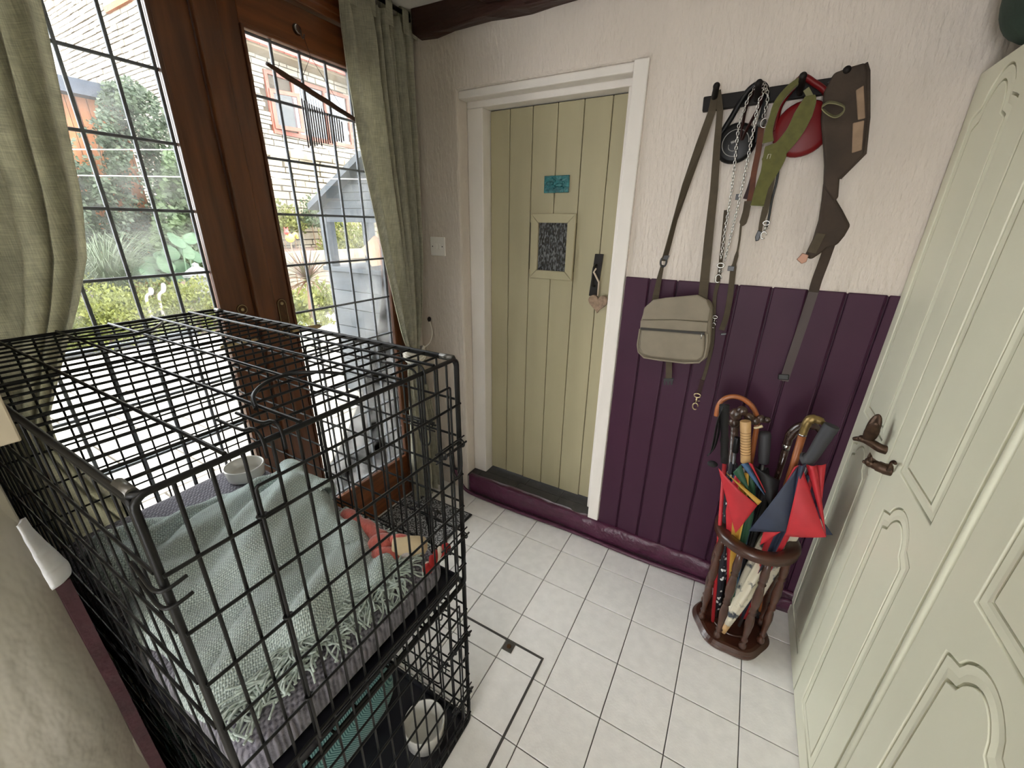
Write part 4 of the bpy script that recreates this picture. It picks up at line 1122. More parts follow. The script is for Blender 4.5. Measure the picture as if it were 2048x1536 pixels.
def snap(par, c, s=1.0, mat=None, up=V((0, 0, 1))):
    mb = MB()
    mb.tube([c + V((0.0085 * s * cos(a), 0, 0.012 * s * sin(a) - 0.014 * s)) for a in [2 * pi * q / 14 for q in range(13)]], 0.0022 * s, 7)
    mb.tube([c + V((0, 0, 0.0)), c + V((0, 0, 0.018 * s))], 0.0032 * s, 8)
    mb.tube([c + V((0.010 * s * cos(a), 0, 0.026 * s + 0.007 * s * sin(a))) for a in [2 * pi * q / 12 for q in range(12)]], 0.0022 * s, 7, closed=True)
    mb.tube([c + V((0.004 * s, 0, 0.006 * s)), c + V((0.011 * s, -0.003, 0.009 * s))], 0.0016 * s, 6)
    return mb.build('snap_hook', mat or m_chrome, par)
snap(cl, WY(1438, 548, 1.600), 1.1)
MB().lathe([(0, 0), (0.012, 0), (0.012, 0.002), (0, 0.002)], WY(1523, 245, 1.577), (0, -1, 0), 18).build('name_disc', m_steel, cl)
MB().tube([WY(1529, 246, 1.574) + V((0.010 * cos(a), 0, 0.012 * sin(a))) for a in [2 * pi * q / 16 for q in range(16)]], 0.0013, 6, closed=True).build('split_ring', m_chrome, cl)
# ---- leather and webbing leads
m_leather = M('brown_leather', (92, 48, 24), 0.55, var=0.2, vs=30, spec=0.25)
m_leather_d = M('dark_maroon_leather', (50, 25, 23), 0.55, var=0.2, vs=30, spec=0.25)
ld = thing('leather_lead', 'brown and dark maroon leather dog lead hanging on the second peg', 'dog lead', WY(1505, 280, 1.6))
pk2 = PEG[1][0].lerp(PEG[1][1], 0.45) + V((0, 0, 0.012))
MB().strap(smooth_path([pk2 + V((-0.006, 0, 0))] + path_y([(1496, 205), (1487, 240), (1483, 280), (1492, 262), (1508, 232), (1522, 205)], [1.606, 1.608, 1.608, 1.600, 1.598, 1.600]) + [pk2 + V((0.006, 0, 0))], 4), 0.010, 0.003, (0.5, 0.8, 0.2)).build('hand_loop', m_leather_d, ld)
MB().strap(smooth_path(path_y([(1523, 250), (1517, 300), (1508, 345), (1503, 385), (1494, 420)], [1.592, 1.594, 1.598, 1.602, 1.606]), 4), 0.016, 0.004, (1, 0, 0)).build('strap', m_leather, ld)
MB().strap(smooth_path(path_y([(1512, 330), (1500, 372), (1490, 398)], [1.608, 1.612, 1.614]), 4), 0.013, 0.004, (1, 0, 0)).build('strap', m_leather_d, ld)
MB().box(WY(1470, 400, 1.606), WY(1479, 388, 1.600)).build('keeper', m_blackp, ld, bevel=0.001)
wlead = thing('webbing_lead', 'olive webbing dog lead with padded handle hanging between the bag and the harness', 'dog lead', WY(1475, 500, 1.61))
MB().strap(smooth_path(path_y([(1496, 402), (1492, 425), (1486, 445), (1482, 452)], 1.592), 4), [0.020] * 5 + [0.021] * 4 + [0.017, 0.012, 0.008, 0.006], 0.006, (1, 0, 0)).build('padded_end', m_canvas_d, wlead)
MB().strap(smooth_path(path_y([(1482, 450), (1479, 480), (1473, 512), (1467, 535), (1464, 560), (1459, 600), (1452, 635), (1443, 660)], [1.592, 1.596, 1.60, 1.604, 1.606, 1.608, 1.610, 1.612]), 3), [0.006] * 6 + [0.012] * 3 + [0.018] * 13, 0.003, (1, 0.1, 0)).build('webbing', m_canvas_d, wlead)
MB().obox(WY(1462, 537, 1.603), (0.010, 0, 0), (0, 0.004, 0), (0, 0, 0.008)).build('slider', m_blackp, wlead, bevel=0.001)
MB().obox(WY(1447, 668, 1.612), (0.009, 0, 0.002), (0, 0.003, 0), (0.001, 0, 0.004)).build('end_tab', m_blackp, wlead, bevel=0.001)
ll = thing('rope_lead', 'olive braided dog lead with brass clip reaching below the shoulder bag', 'dog lead', WY(1425, 640, 1.62))
MB().strap(smooth_path(path_y([(1452, 420), (1444, 500), (1437, 560), (1430, 590), (1427, 640), (1424, 690), (1412, 740), (1405, 762)], [1.62, 1.622, 1.622, 1.622, 1.622, 1.624, 1.626, 1.626]), 4), 0.012, 0.005, (1, 0, 0)).build('braid', m_canvas_d, ll)
MB().strap(path_y([(1405, 760), (1401, 775), (1397, 788)], 1.624), 0.015, 0.006, (1, 0, 0)).build('leather_end', m_leather_d, ll)
m_brassb = M('bright_brass', (196, 178, 140), 0.3, metal=1.0)
snap(ll, WY(1392, 805, 1.622), 1.15, m_brassb)
snap(ll, WY(1428, 645, 1.615), 0.75)

# ---- retractable leads
def retract(name, label, c, rx, rz, y, mat, peg, side):
    t = thing(name, label, 'dog lead', c)
    prof = [(0, 0.0), (rx * 0.80, 0.0), (rx * 0.95, 0.004), (rx, 0.011), (rx * 0.95, 0.018), (rx * 0.80, 0.022), (0, 0.022)]
    o = MB().lathe(prof, V((c.x, y + 0.011, c.z)), (0, -1, 0), 32).build('case', mat, t)
    d = (peg - V((c.x, y, c.z))); n_ = V((d.z, 0, -d.x)).normalized(); u = V((d.x, 0, d.z)).normalized()
    L_ = sqrt(d.x ** 2 + d.z ** 2) + 0.010
    c0 = V((c.x, y, c.z))
    mb = MB()
    mb.tube(smooth_path([c0 + n_ * rx * 0.93 + u * rx * 0.2, c0 + n_ * rx * 0.75 + u * rx, c0 + n_ * 0.028 + u * (L_ - 0.02), c0 + u * (L_ + 0.004), c0 - n_ * 0.028 + u * (L_ - 0.02), c0 - n_ * rx * 0.75 + u * rx, c0 - n_ * rx * 0.93 + u * rx * 0.2], 6), 0.0085, 10)
    mb.build('handle', mat, t)
    return t, o, c0
p1 = PEG[1][0].lerp(PEG[1][1], 0.22) + V((0, 0, 0.016))
m_blk = M('black_gloss_plastic', (17, 17, 18), 0.4, spec=0.3)
bk, bo, bcn = retract('retractable_lead', 'black retractable dog lead with a pale emblem on its round case', WY(1471, 287, 1.618), 0.058, 0.058, 1.620, m_blk, p1, 1)
m_mark = M('pale_print', (150, 148, 144), 0.6)
mb = MB()
mb.tube([bcn + V((0.037 * cos(a), -0.0122, 0.037 * sin(a))) for a in [2 * pi * q / 36 for q in range(30)]], 0.0012, 5)
mb.build('emblem_ring', m_mark, bk)
MB().tube(smooth_path([bcn + V((x, -0.0122, z)) for x, z in ((-0.012, 0.000), (-0.004, 0.004), (0.004, 0.006), (0.006, 0.014), (0.000, 0.021))], 4), [0.004, 0.0042, 0.0042, 0.004, 0.0035, 0.003, 0.0028, 0.0026, 0.0024, 0.002, 0.0018, 0.0015, 0.0013, 0.001, 0.001, 0.001, 0.0008], 6).build('emblem', m_mark, bk)
MB().tube(smooth_path([bcn + V((x, -0.0122, z)) for x, z in ((-0.018, -0.004), (-0.016, -0.016), (-0.004, -0.022), (0.010, -0.018))], 4), 0.0012, 5).build('emblem', m_mark, bk)
m_redp = M('red_plastic', (112, 14, 18), 0.4, spec=0.3)
p2 = PEG[2][0].lerp(PEG[2][1], 0.22) + V((0, 0, 0.016))
retract('retractable_lead', 'red retractable dog lead behind the green harness', WY(1604, 258, 1.618), 0.074, 0.074, 1.620, m_redp, p2, 1)

# ---- green harness
m_gfelt = M('olive_green_fleece', (90, 88, 44), 0.95, var=0.12, vs=50, bump=0.5, bs=120, dist=0.002, sheen=0.3)
m_gtrim = M('grey_green_binding', (120, 116, 84), 0.9)
gh = thing('dog_harness', 'olive green padded dog harness hanging on the third peg', 'dog harness', WY(1570, 280, 1.57))
def padstrap(pp, ys, wid, th=0.008, name='padded_strap', mat=None, par=None):
    pts = smooth_path([WY(p[0], p[1], yy) for p, yy in zip(pp, ys)], 5)
    k = len(pts); n_ = len(wid)
    ww = [interp([(q / (n_ - 1), wv) for q, wv in enumerate(wid)], q / (k - 1)) for q in range(k)]
    return MB().strap(pts, ww, th, (1, 0, 0.3)).build(name, mat or m_gfelt, par or gh, bevel=0.002)
padstrap([(1600, 160), (1578, 178), (1556, 205), (1545, 235), (1537, 265), (1536, 285)], [1.585, 1.580, 1.575, 1.572, 1.570, 1.570], [0.016, 0.020, 0.020, 0.018, 0.022, 0.03], 0.010)
padstrap([(1620, 192), (1617, 205), (1606, 230), (1590, 262), (1568, 290), (1550, 308)], [1.566, 1.563, 1.562, 1.563, 1.566, 1.568], [0.022, 0.036, 0.046, 0.044, 0.044, 0.048], 0.010)
padstrap([(1546, 288), (1548, 315), (1538, 345), (1524, 375), (1516, 405), (1514, 412)], [1.5665, 1.566, 1.570, 1.574, 1.578, 1.578], [0.040, 0.062, 0.046, 0.036, 0.036, 0.038], 0.010)
padstrap([(1550, 330), (1543, 360), (1536, 395), (1529, 425), (1522, 450), (1520, 465)], [1.580, 1.582, 1.584, 1.586, 1.588, 1.588], [0.020, 0.018, 0.018, 0.018, 0.012, 0.010], 0.004, 'strap', m_canvas_d)
MB().tube(smooth_path(path_y([(1558, 332), (1553, 365), (1544, 400), (1537, 440), (1533, 455)], [1.59, 1.592, 1.594, 1.592, 1.59]), 4), 0.0035, 7).build('cord', m_blackp, gh)
snap(gh, WY(1529, 462, 1.586), 0.9)
mb = MB(); blob(mb, [(1516, 460), (1524, 463), (1518, 481), (1511, 483), (1510, 474)], 1.584, 0.008); mb.build('clip', m_blackp, gh, bevel=0.002)
mb = MB(); q0 = WY(1538, 313, 1.5605); mb.tube([q0 + V((x, 0, z)) for x, z in ((-0.004, -0.006), (-0.003, 0.006), (0.004, 0.006), (0.003, -0.006))], 0.0008, 5); mb.build('stitched_mark', M('white_thread', (210, 206, 190), 0.9), gh)
MB().strap(path_y([(1612, 178), (1622, 196)], 1.574), 0.014, 0.003, (1, 0, 0.3)).build('tab', m_gtrim, gh)

# ---- brown canvas harness with long strap
m_bcan = M('dark_brown_canvas', (58, 46, 36), 0.85, var=0.22, vs=14, bump=0.4, bs=70, dist=0.003)
m_tan = M('tan_lining', (142, 118, 96), 0.9, var=0.12, vs=30)
bh = thing('body_harness', 'dark brown canvas dog harness with tan lining and long strap on the last peg', 'dog harness', WY(1690, 260, 1.57))
up_ = [(1649, 182), (1669, 145), (1700, 133), (1731, 124), (1736, 142), (1736, 236), (1729, 307), (1704, 333), (1680, 356), (1677, 396), (1668, 402), (1648, 372), (1650, 330), (1648, 296), (1643, 237)]
mb = MB(); blob(mb, up_, 1.562, 0.026); mb.build('back_piece', m_bcan, bh, bevel=0.008, seg=3)
mb = MB(); blob(mb, [(1712, 180), (1728, 170), (1731, 236), (1716, 240)], 1.5585, 0.006); blob(mb, [(1706, 246), (1729, 240), (1724, 300), (1704, 306)], 1.5585, 0.006); mb.build('lining_patch', m_tan, bh, bevel=0.002)
MB().tube(path_y([(1732, 126), (1737, 142), (1737, 236), (1730, 307), (1680, 357)], 1.566), 0.004, 8).build('binding', m_bcan, bh)
lo_ = [(1648, 362), (1676, 356), (1674, 400), (1686, 420), (1702, 451), (1690, 472), (1674, 491), (1655, 496), (1640, 508), (1622, 520), (1610, 512), (1626, 480), (1638, 440), (1644, 400)]
mb = MB(); blob(mb, lo_, 1.572, 0.024); mb.build('chest_piece', m_bcan, bh, bevel=0.008, seg=3)
mb = MB(); blob(mb, [(1634, 466), (1652, 468), (1632, 508), (1614, 504)], 1.568, 0.006); mb.build('strap_patch', m_canvas_d, bh, bevel=0.001)
m_rose = M('copper_metal', (150, 112, 92), 0.45, metal=0.5)
mb = MB(); blob(mb, [(1605, 506), (1618, 510), (1613, 524), (1603, 528), (1593, 519), (1598, 514)], 1.567, 0.009); mb.build('buckle', m_rose, bh, bevel=0.002)
MB().strap(smooth_path(path_y([(1660, 488), (1647, 525), (1634, 560), (1626, 588)], [1.59, 1.598, 1.604, 1.606]), 4), 0.027, 0.003, (1, 0, 0.2)).build('long_strap', m_bcan, bh)
m_strapd = M('grey_brown_webbing', (70, 58, 56), 0.6, bump=0.3, bs=250, dist=0.001)
MB().strap(smooth_path(path_y([(1627, 584), (1612, 630), (1597, 675), (1580, 725), (1568, 762)], [1.604, 1.610, 1.614, 1.618, 1.62]), 4), 0.026, 0.0035, (1, 0, 0.2)).build('long_strap', m_strapd, bh)
mb = MB(); mb.obox(WY(1567, 754, 1.617), (0.016, 0, 0.002), (0, 0.003, 0), (-0.0015, 0, 0.010)); mb.build('slider', m_blackp, bh, bevel=0.003)
lp_ = [(1644, 213), (1656, 205), (1672, 206), (1686, 212), (1688, 220), (1680, 230), (1668, 233), (1654, 226), (1646, 218)]
MB().strap(smooth_path(path_y(lp_, [1.556, 1.55, 1.545, 1.542, 1.541, 1.542, 1.545, 1.55, 1.556]), 3), 0.016, 0.002, (0, 0.9, 0.5)).build('grey_loop', m_gtrim, bh)
MB().strap([PEG[3][0].lerp(PEG[3][1], 0.3) + V((0, 0, 0.012)), WY(1672, 150, 1.582), WY(1660, 168, 1.580)], 0.014, 0.003, (1, 0, 0)).build('loop', m_blackp, bh)

# ================================================================== umbrella stand with its umbrellas and sticks
m_dwood = M('dark_turned_wood', (66, 36, 24), 0.3, var=0.25, vs=14, bump=0.15, bs=60, dist=0.001, coat=0.35)
SX, SY = 0.205, 1.445
us = thing('umbrella_stand', 'dark turned wood umbrella stand with spindles by the cupboards', 'umbrella stand', (SX, SY, 0.004))
mb = MB()       # lobed base plate with moulded edge
def lobed(r, z):
    return [V((SX + r * (1 + 0.035 * cos(6 * a)) * cos(a), SY + r * (1 + 0.035 * cos(6 * a)) * sin(a), z)) for a in [2 * pi * q / 72 for q in range(72)]]
prof = [(0.122, 0.0035), (0.132, 0.006), (0.134, 0.014), (0.128, 0.020), (0.130, 0.024), (0.122, 0.033), (0.112, 0.036)]
vs_ = [p for r, z in prof for p in lobed(r, z)]
k = 72
fs_ = [(i * k + j, i * k + (j + 1) % k, i * k + k + (j + 1) % k, i * k + k + j) for i in range(len(prof) - 1) for j in range(k)] + [tuple(reversed(range(k))), tuple((len(prof) - 1) * k + j for j in range(k))]
mb.add(vs_, fs_, 0, False)
mb.build('base', m_dwood, us)
MB().lathe([(0.062, 0.0), (0.070, 0.002), (0.074, 0.007), (0.066, 0.009), (0.058, 0.004)], (SX, SY, 0.036), (0, 0, 1), 32).build('drip_ring', m_dwood, us)
MB().lathe([(0.094, 0.452), (0.124, 0.448), (0.134, 0.455), (0.130, 0.463), (0.136, 0.470), (0.133, 0.480), (0.122, 0.486), (0.098, 0.484), (0.092, 0.476), (0.092, 0.456), (0.094, 0.452)], (SX, SY, 0), (0, 0, 1), 48, cap=False).build('top_ring', m_dwood, us)
sp = [(0.010, 0.036), (0.013, 0.045), (0.013, 0.055), (0.008, 0.062), (0.010, 0.075), (0.0125, 0.080), (0.008, 0.086), (0.0105, 0.12), (0.0145, 0.16), (0.0125, 0.19), (0.009, 0.205), (0.013, 0.213), (0.008, 0.219), (0.013, 0.226), (0.009, 0.233), (0.0135, 0.255), (0.0155, 0.285), (0.0125, 0.325), (0.009, 0.345), (0.0135, 0.352), (0.009, 0.360), (0.0125, 0.368), (0.014, 0.390), (0.0115, 0.42), (0.009, 0.452)]
spm = MB().lathe(sp, (0, 0, 0), (0, 0, 1), 14).mesh('spindle', m_dwood)
for q in range(8):
    a = radians(22.5 + 45 * q)
    place('spindle', spm, us, (SX + 0.110 * cos(a), SY + 0.110 * sin(a), 0))

def S(px, py, y=1.445): return WY(px, py, y)
m_navy = M('navy_nylon', (38, 46, 66), 0.55, var=0.12, vs=20)
m_redn = M('red_nylon', (178, 34, 44), 0.55, var=0.1, vs=20)
m_yel = M('mustard_nylon', (190, 148, 60), 0.55)
m_grn = M('bottle_green_nylon', (24, 70, 44), 0.55)
m_blue = M('blue_nylon', (58, 88, 122), 0.55, var=0.1, vs=20)
m_blackn = M('black_nylon', (16, 15, 17), 0.6, var=0.2, vs=30)
m_floral = M('cream_floral_cotton', (206, 198, 176), 0.85, alt=(66, 70, 76), vs=26, detail=3, lo=0.36, hi=0.44)
m_dots = M('black_spotted_nylon', (22, 22, 30), 0.6)
nt = m_dots.node_tree; N = nt.nodes; L = nt.links; b_ = N['Principled BSDF']
g = N.new('ShaderNodeNewGeometry'); vo = N.new('ShaderNodeTexVoronoi'); vo.inputs['Scale'].default_value = 42; L.new(g.outputs['Position'], vo.inputs['Vector'])
cr_ = N.new('ShaderNodeValToRGB'); cr_.color_ramp.interpolation = 'CONSTANT'; cr_.color_ramp.elements[0].color = (0.75, 0.75, 0.7, 1); cr_.color_ramp.elements[1].position = 0.26; cr_.color_ramp.elements[1].color = (0.012, 0.012, 0.018, 1)
L.new(vo.outputs['Distance'], cr_.inputs[0]); L.new(cr_.outputs[0], b_.inputs['Base Color'])
m_bamboo = M('bamboo', (196, 158, 108), 0.5, var=0.12, vs=30)
m_bamboo_d = M('bamboo_ring', (120, 82, 48), 0.6)
m_cane = M('orange_varnished_cane', (160, 92, 48), 0.3, var=0.15, vs=20, coat=0.5)
m_grip = M('grey_rubber_grip', (48, 48, 52), 0.6)
m_foam = M('black_foam', (24, 23, 24), 0.85)
m_horn = M('dark_horn', (58, 40, 34), 0.15, var=0.3, vs=20, coat=0.6)
m_tanw = M('brown_wood', (146, 84, 44), 0.4, var=0.2, vs=24)
m_brassd = M('old_brass', (140, 118, 74), 0.4, metal=0.7, var=0.2, vs=40)
m_steelp = M('steel_shaft', (120, 120, 122), 0.35, metal=0.9)
FZ = 0.0375
def canopy(t, foot, top, secs, cols, n_per=5, name='canopy', mats=None):
    """furled canopy: gores between ribs, folded in and out; secs = [(t along, rib radius, fold depth)], cols = material of each gore"""
    foot, top = V(foot), V(top); ax = (top - foot).normalized(); u = ax.cross(V((0, 1, 0))).normalized(); w_ = ax.cross(u)
    G = len(cols)
    for gi in range(G):
        def f(p, v):
            tt = interp([(i / (len(secs) - 1), s_[0]) for i, s_ in enumerate(secs)], v)
            rr = interp([(i / (len(secs) - 1), s_[1]) for i, s_ in enumerate(secs)], v)
            fd = interp([(i / (len(secs) - 1), s_[2]) for i, s_ in enumerate(secs)], v)
            a = 2 * pi * (gi + p) / G
            r_ = rr * (1 - fd * sin(pi * p) ** 0.8)
            a += 0.35 * fd * sin(pi * p) + 0.5 * v
            return foot.lerp(top, tt) + u * (r_ * cos(a)) + w_ * (r_ * sin(a))
        MB().sheet(n_per, 10, f).build('gore', cols[gi], t, solid=0.0014, recalc=False)
def shaft(t, foot, top, r=0.005, mat=None, name='shaft'):
    MB().tube([foot, top], r, 10).build(name, mat or m_steelp, t)

# ---- multicoloured umbrella with bamboo grip, half furled
t = thing('umbrella', 'red, yellow, green and blue umbrella with ringed bamboo grip in the stand', 'umbrella', (SX - 0.01, SY - 0.03, FZ), 'umbrellas in the stand')
g1, g0 = S(1491, 842, 1.425), S(1491, 925, 1.418)
foot = V((SX - 0.010, SY - 0.045, FZ + 0.003))
MB().tube([g0, g1], [0.0150, 0.0165], 16).build('bamboo_grip', m_bamboo, t, bevel=0.002)
for q in range(9):
    MB().tube([g0.lerp(g1, 0.22 + 0.065 * q + 0.004 * s_) for s_ in (-1, 1)], 0.0166, 16).build('grip_ring', m_bamboo_d, t)
shaft(t, foot + V((0, 0, 0.0)), g0)
ax0, ax1 = foot.lerp(g0, 0.08), foot.lerp(g0, 0.985)
canopy(t, ax0, ax1, [(0.0, 0.012, 0.2), (0.30, 0.020, 0.4), (0.55, 0.034, 0.5), (0.72, 0.046, 0.55), (0.88, 0.040, 0.5), (0.97, 0.026, 0.4)], [m_redn, m_yel, m_grn, m_blue, m_redn, m_yel, m_grn, m_blue])
# the loose front gores that stand out from the bundle
def tri(par, name, pts, mat, th=0.0016, bulge=0.012):
    A, B, C = [V(p) for p in pts]
    nrm = (B - A).cross(C - A).normalized()
    if nrm.y > 0: nrm = -nrm
    def f(u, v):
        p = A.lerp(B, u).lerp(A.lerp(C, u), v)
        return p + nrm * (bulge * sin(pi * v) * u + 0.3 * bulge * sin(pi * u))
    MB().sheet(14, 12, f).build(name, mat, par, solid=th, recalc=False)
tri(t, 'loose_gore', [S(1471, 1066, 1.352), S(1437, 936, 1.362), S(1515, 1010, 1.350)], m_redn)
tri(t, 'loose_gore', [S(1523, 1003, 1.356), S(1452, 945, 1.372), S(1516, 1010, 1.352)], m_yel, bulge=0.006)
tri(t, 'loose_gore', [S(1529, 990, 1.362), S(1482, 928, 1.395), S(1496, 925, 1.40)], m_blue, bulge=0.010)
tri(t, 'loose_gore', [S(1500, 985, 1.372), S(1466, 945, 1.39), S(1482, 928, 1.398)], m_grn, bulge=0.006)
tri(t, 'loose_gore', [S(1531, 985, 1.375), S(1497, 925, 1.408), S(1505, 928, 1.408)], m_redn, bulge=0.006)
# ---- golf umbrella, red and navy, black grip
t = thing('umbrella', 'large red and navy golf umbrella with bent black grip in the stand', 'umbrella', (SX + 0.05, SY - 0.02, FZ), 'umbrellas in the stand')
g1, g0 = S(1664, 851, 1.39), S(1622, 915, 1.385)
foot = V((SX + 0.030, SY - 0.010, FZ + 0.003))
MB().tube(smooth_path([g0 + V((-0.012, 0.006, -0.016)), g0, g0.lerp(g1, 0.5), g1], 5), [0.024, 0.024, 0.023, 0.020, 0.018, 0.0175, 0.0175, 0.018, 0.0185, 0.019, 0.0195, 0.020, 0.020, 0.0205, 0.021, 0.020], 14).build('grip', m_grip, t, bevel=0.004)
shaft(t, foot, g0, 0.006)
canopy(t, foot.lerp(g0, 0.07), foot.lerp(g0, 0.97), [(0.0, 0.012, 0.2), (0.35, 0.022, 0.4), (0.55, 0.030, 0.5), (0.8, 0.036, 0.5), (0.96, 0.026, 0.4)], [m_redn, m_navy, m_redn, m_navy, m_redn, m_navy, m_redn, m_navy])
neck = lambda px: S(px, 932, 1.372)
tri(t, 'loose_gore', [S(1583, 1062, 1.335), neck(1596), S(1497, 1062, 1.345)], m_navy, bulge=0.022)
tri(t, 'loose_gore', [S(1575, 1070, 1.336), S(1598, 930, 1.366), S(1612, 927, 1.366)], m_navy, bulge=0.012)
tri(t, 'loose_gore', [S(1652, 1074, 1.325), S(1603, 930, 1.364), S(1570, 1072, 1.332)], m_redn, bulge=0.020)
tri(t, 'loose_gore', [S(1652, 1072, 1.330), S(1612, 928, 1.372), S(1634, 930, 1.372)], m_redn, bulge=0.016)
tri(t, 'loose_gore', [S(1640, 1030, 1.352), S(1632, 930, 1.385), S(1652, 928, 1.385)], m_redn, bulge=0.008)
tri(t, 'loose_gore', [S(1565, 980, 1.380), S(1588, 935, 1.39), S(1600, 930, 1.385)], m_redn, bulge=0.006)
tri(t, 'loose_gore', [S(1665, 1070, 1.345), S(1640, 1035, 1.356), S(1652, 1070, 1.335)], m_navy, bulge=0.004)
tri(t, 'loose_gore', [S(1520, 1090, 1.352), S(1528, 1058, 1.346), S(1562, 1063, 1.342)], m_redn, bulge=0.006)
# ---- black umbrella with straight grey grip
t = thing('umbrella', 'black umbrella with straight grey grip in the stand', 'umbrella', (SX, SY + 0.03, FZ), 'umbrellas in the stand')
g1, g0 = S(1530, 864, 1.445), S(1527, 926, 1.438)
foot = V((SX + 0.004, SY + 0.020, FZ + 0.003))
MB().lathe([(0.0150, 0.0), (0.0165, 0.004), (0.0175, 0.05), (0.0185, (g1 - g0).length - 0.010), (0.0150, (g1 - g0).length), (0, (g1 - g0).length + 0.001)], g0, g1 - g0, 20).build('grip', m_grip, t)
shaft(t, foot, g0)
canopy(t, foot.lerp(g0, 0.06), foot.lerp(g0, 0.99), [(0.0, 0.010, 0.2), (0.4, 0.018, 0.3), (0.7, 0.034, 0.45), (0.85, 0.040, 0.5), (0.98, 0.020, 0.4)], [m_blackn] * 8)
tri(t, 'loose_gore', [S(1545, 1030, 1.372), S(1512, 935, 1.405), S(1560, 960, 1.40)], m_blackn, bulge=0.014)
# ---- cream floral umbrella, point down at the front
t = thing('umbrella', 'cream floral cotton umbrella with wooden tip in the stand', 'umbrella', (SX, SY - 0.06, FZ), 'umbrellas in the stand')
f0 = WY(1450, 1252, 1.372); f0.z = FZ + 0.004
f1 = V((SX + 0.070, SY + 0.030, 0.60))
shaft(t, f0, f1, 0.005)
canopy(t, f0.lerp(f1, 0.07), f0.lerp(f1, 0.95), [(0.0, 0.012, 0.1), (0.2, 0.026, 0.2), (0.5, 0.036, 0.3), (0.8, 0.038, 0.4), (0.96, 0.018, 0.4)], [m_floral] * 8)
MB().tube([f0, f0.lerp(f1, 0.075)], [0.008, 0.0125], 12).build('ferrule', m_bamboo, t)
tri(t, 'loose_gore', [S(1600, 1070, 1.46), S(1545, 1075, 1.44), S(1525, 1195, 1.44)], m_floral, bulge=0.010)
# ---- black spotted umbrella
t = thing('umbrella', 'black umbrella with white spots at the edge of the stand', 'umbrella', (SX - 0.07, SY, FZ), 'umbrellas in the stand')
f0 = V((SX - 0.050, SY - 0.010, FZ + 0.003)); f1 = S(1470, 905, 1.46)
shaft(t, f0, f1)
canopy(t, f0.lerp(f1, 0.06), f0.lerp(f1, 0.97), [(0.0, 0.010, 0.1), (0.3, 0.018, 0.2), (0.6, 0.024, 0.3), (0.85, 0.024, 0.4), (0.97, 0.012, 0.4)], [m_dots] * 8)
MB().tube([f1, f1 + V((-0.004, 0.0, 0.06))], 0.010, 12).build('grip', m_blk, t, bevel=0.003)
# ---- walking sticks
def stick(label, foot, path, r, mat, name='walking_stick', rr=None):
    t = thing(name, label, 'walking stick', foot, 'sticks in the umbrella stand')
    pts = smooth_path([V(foot)] + path, 6)
    MB().tube(pts, rr or r, 12).build('shaft', mat, t)
    return t
cz = 0.955
t = stick('orange varnished cane with crook handle in the stand', (SX - 0.020, SY + 0.045, FZ + 0.003), [S(1509, 880, 1.50), S(1514, 846, 1.50), S(1509, 820, 1.495), S(1490, 800, 1.49), S(1466, 793, 1.485), S(1445, 800, 1.48), S(1436, 815, 1.478), S(1433, 832, 1.477)], 0.0085, m_cane)
t = thing('trekking_pole', 'black trekking pole with foam grip and wrist strap in the stand', 'trekking pole', (SX - 0.065, SY - 0.035, FZ))
f0 = V((SX - 0.062, SY - 0.040, FZ + 0.003)); g0 = S(1449, 925, 1.42); g1 = S(1449, 808, 1.425)
MB().tube([f0, g0], 0.0065, 10).build('shaft', m_redn, t)
MB().lathe([(0.0115, 0.0), (0.0125, 0.03), (0.0120, 0.07), (0.0145, 0.085), (0.0115, 0.10), (0.0120, 0.15), (0.0150, (g1 - g0).length - 0.012), (0.0160, (g1 - g0).length - 0.004), (0.0, (g1 - g0).length)], g0, g1 - g0, 18).build('grip', m_foam, t)
MB().strap(smooth_path([g1 + V((0, -0.014, -0.006)), S(1436, 840, 1.405), S(1428, 880, 1.400), S(1422, 905, 1.398), S(1415, 910, 1.398), S(1428, 897, 1.405), S(1438, 860, 1.415), g1 + V((-0.010, 0.002, -0.012))], 4), 0.018, 0.002, (0.3, 0.9, 0.1)).build('wrist_strap', m_blackn, t)
MB().ball(S(1425, 928, 1.40), (0.017, 0.014, 0.011), 14, 8).build('strap_pad', m_foam, t)
t = thing('walking_stick', 'dark carved walking stick with knobbly root head in the stand', 'walking stick', (SX - 0.035, SY + 0.035, FZ), 'sticks in the umbrella stand')
m_root = M('dark_carved_root', (62, 44, 34), 0.3, var=0.5, vs=40, bump=0.8, bs=50, dist=0.006, coat=0.3)
f0 = V((SX - 0.040, SY + 0.040, FZ + 0.003)); h0 = S(1470, 850, 1.475)
MB().tube([f0, h0], [0.010, 0.013], 12).build('shaft', m_root, t)
mb = MB()
for (px, py, yy, r_) in ((1468, 845, 1.470, 0.018), (1472, 828, 1.468, 0.021), (1484, 822, 1.468, 0.018), (1498, 834, 1.470, 0.016), (1510, 842, 1.472, 0.015), (1522, 838, 1.472, 0.014), (1534, 840, 1.472, 0.011)):
    mb.ball(S(px, py, yy), (r_, r_ * 0.9, r_), 12, 9)
mb.build('carved_head', m_root, t)
MB().tube(smooth_path([S(1508, 856, 1.458), S(1516, 855, 1.456), S(1525, 852, 1.456)], 4), [0.004] * 6 + [0.005] * 3, 8).build('ivory_tip', M('ivory', (214, 196, 156), 0.4), t)
t = thing('walking_stick', 'brown walking stick with brass bird-head handle in the stand', 'walking stick', (SX + 0.03, SY + 0.03, FZ), 'sticks in the umbrella stand')
f0 = V((SX + 0.035, SY + 0.030, FZ + 0.003)); c0 = S(1584, 940, 1.435); c1 = S(1605, 869, 1.430)
MB().tube([f0, c0, c1], [0.008, 0.0105, 0.0115], 12).build('shaft', m_tanw, t)
MB().tube([c1.lerp(c0, 0.02), c1 + (c1 - c0).normalized() * 0.003], 0.0122, 14).build('collar', m_chrome, t)
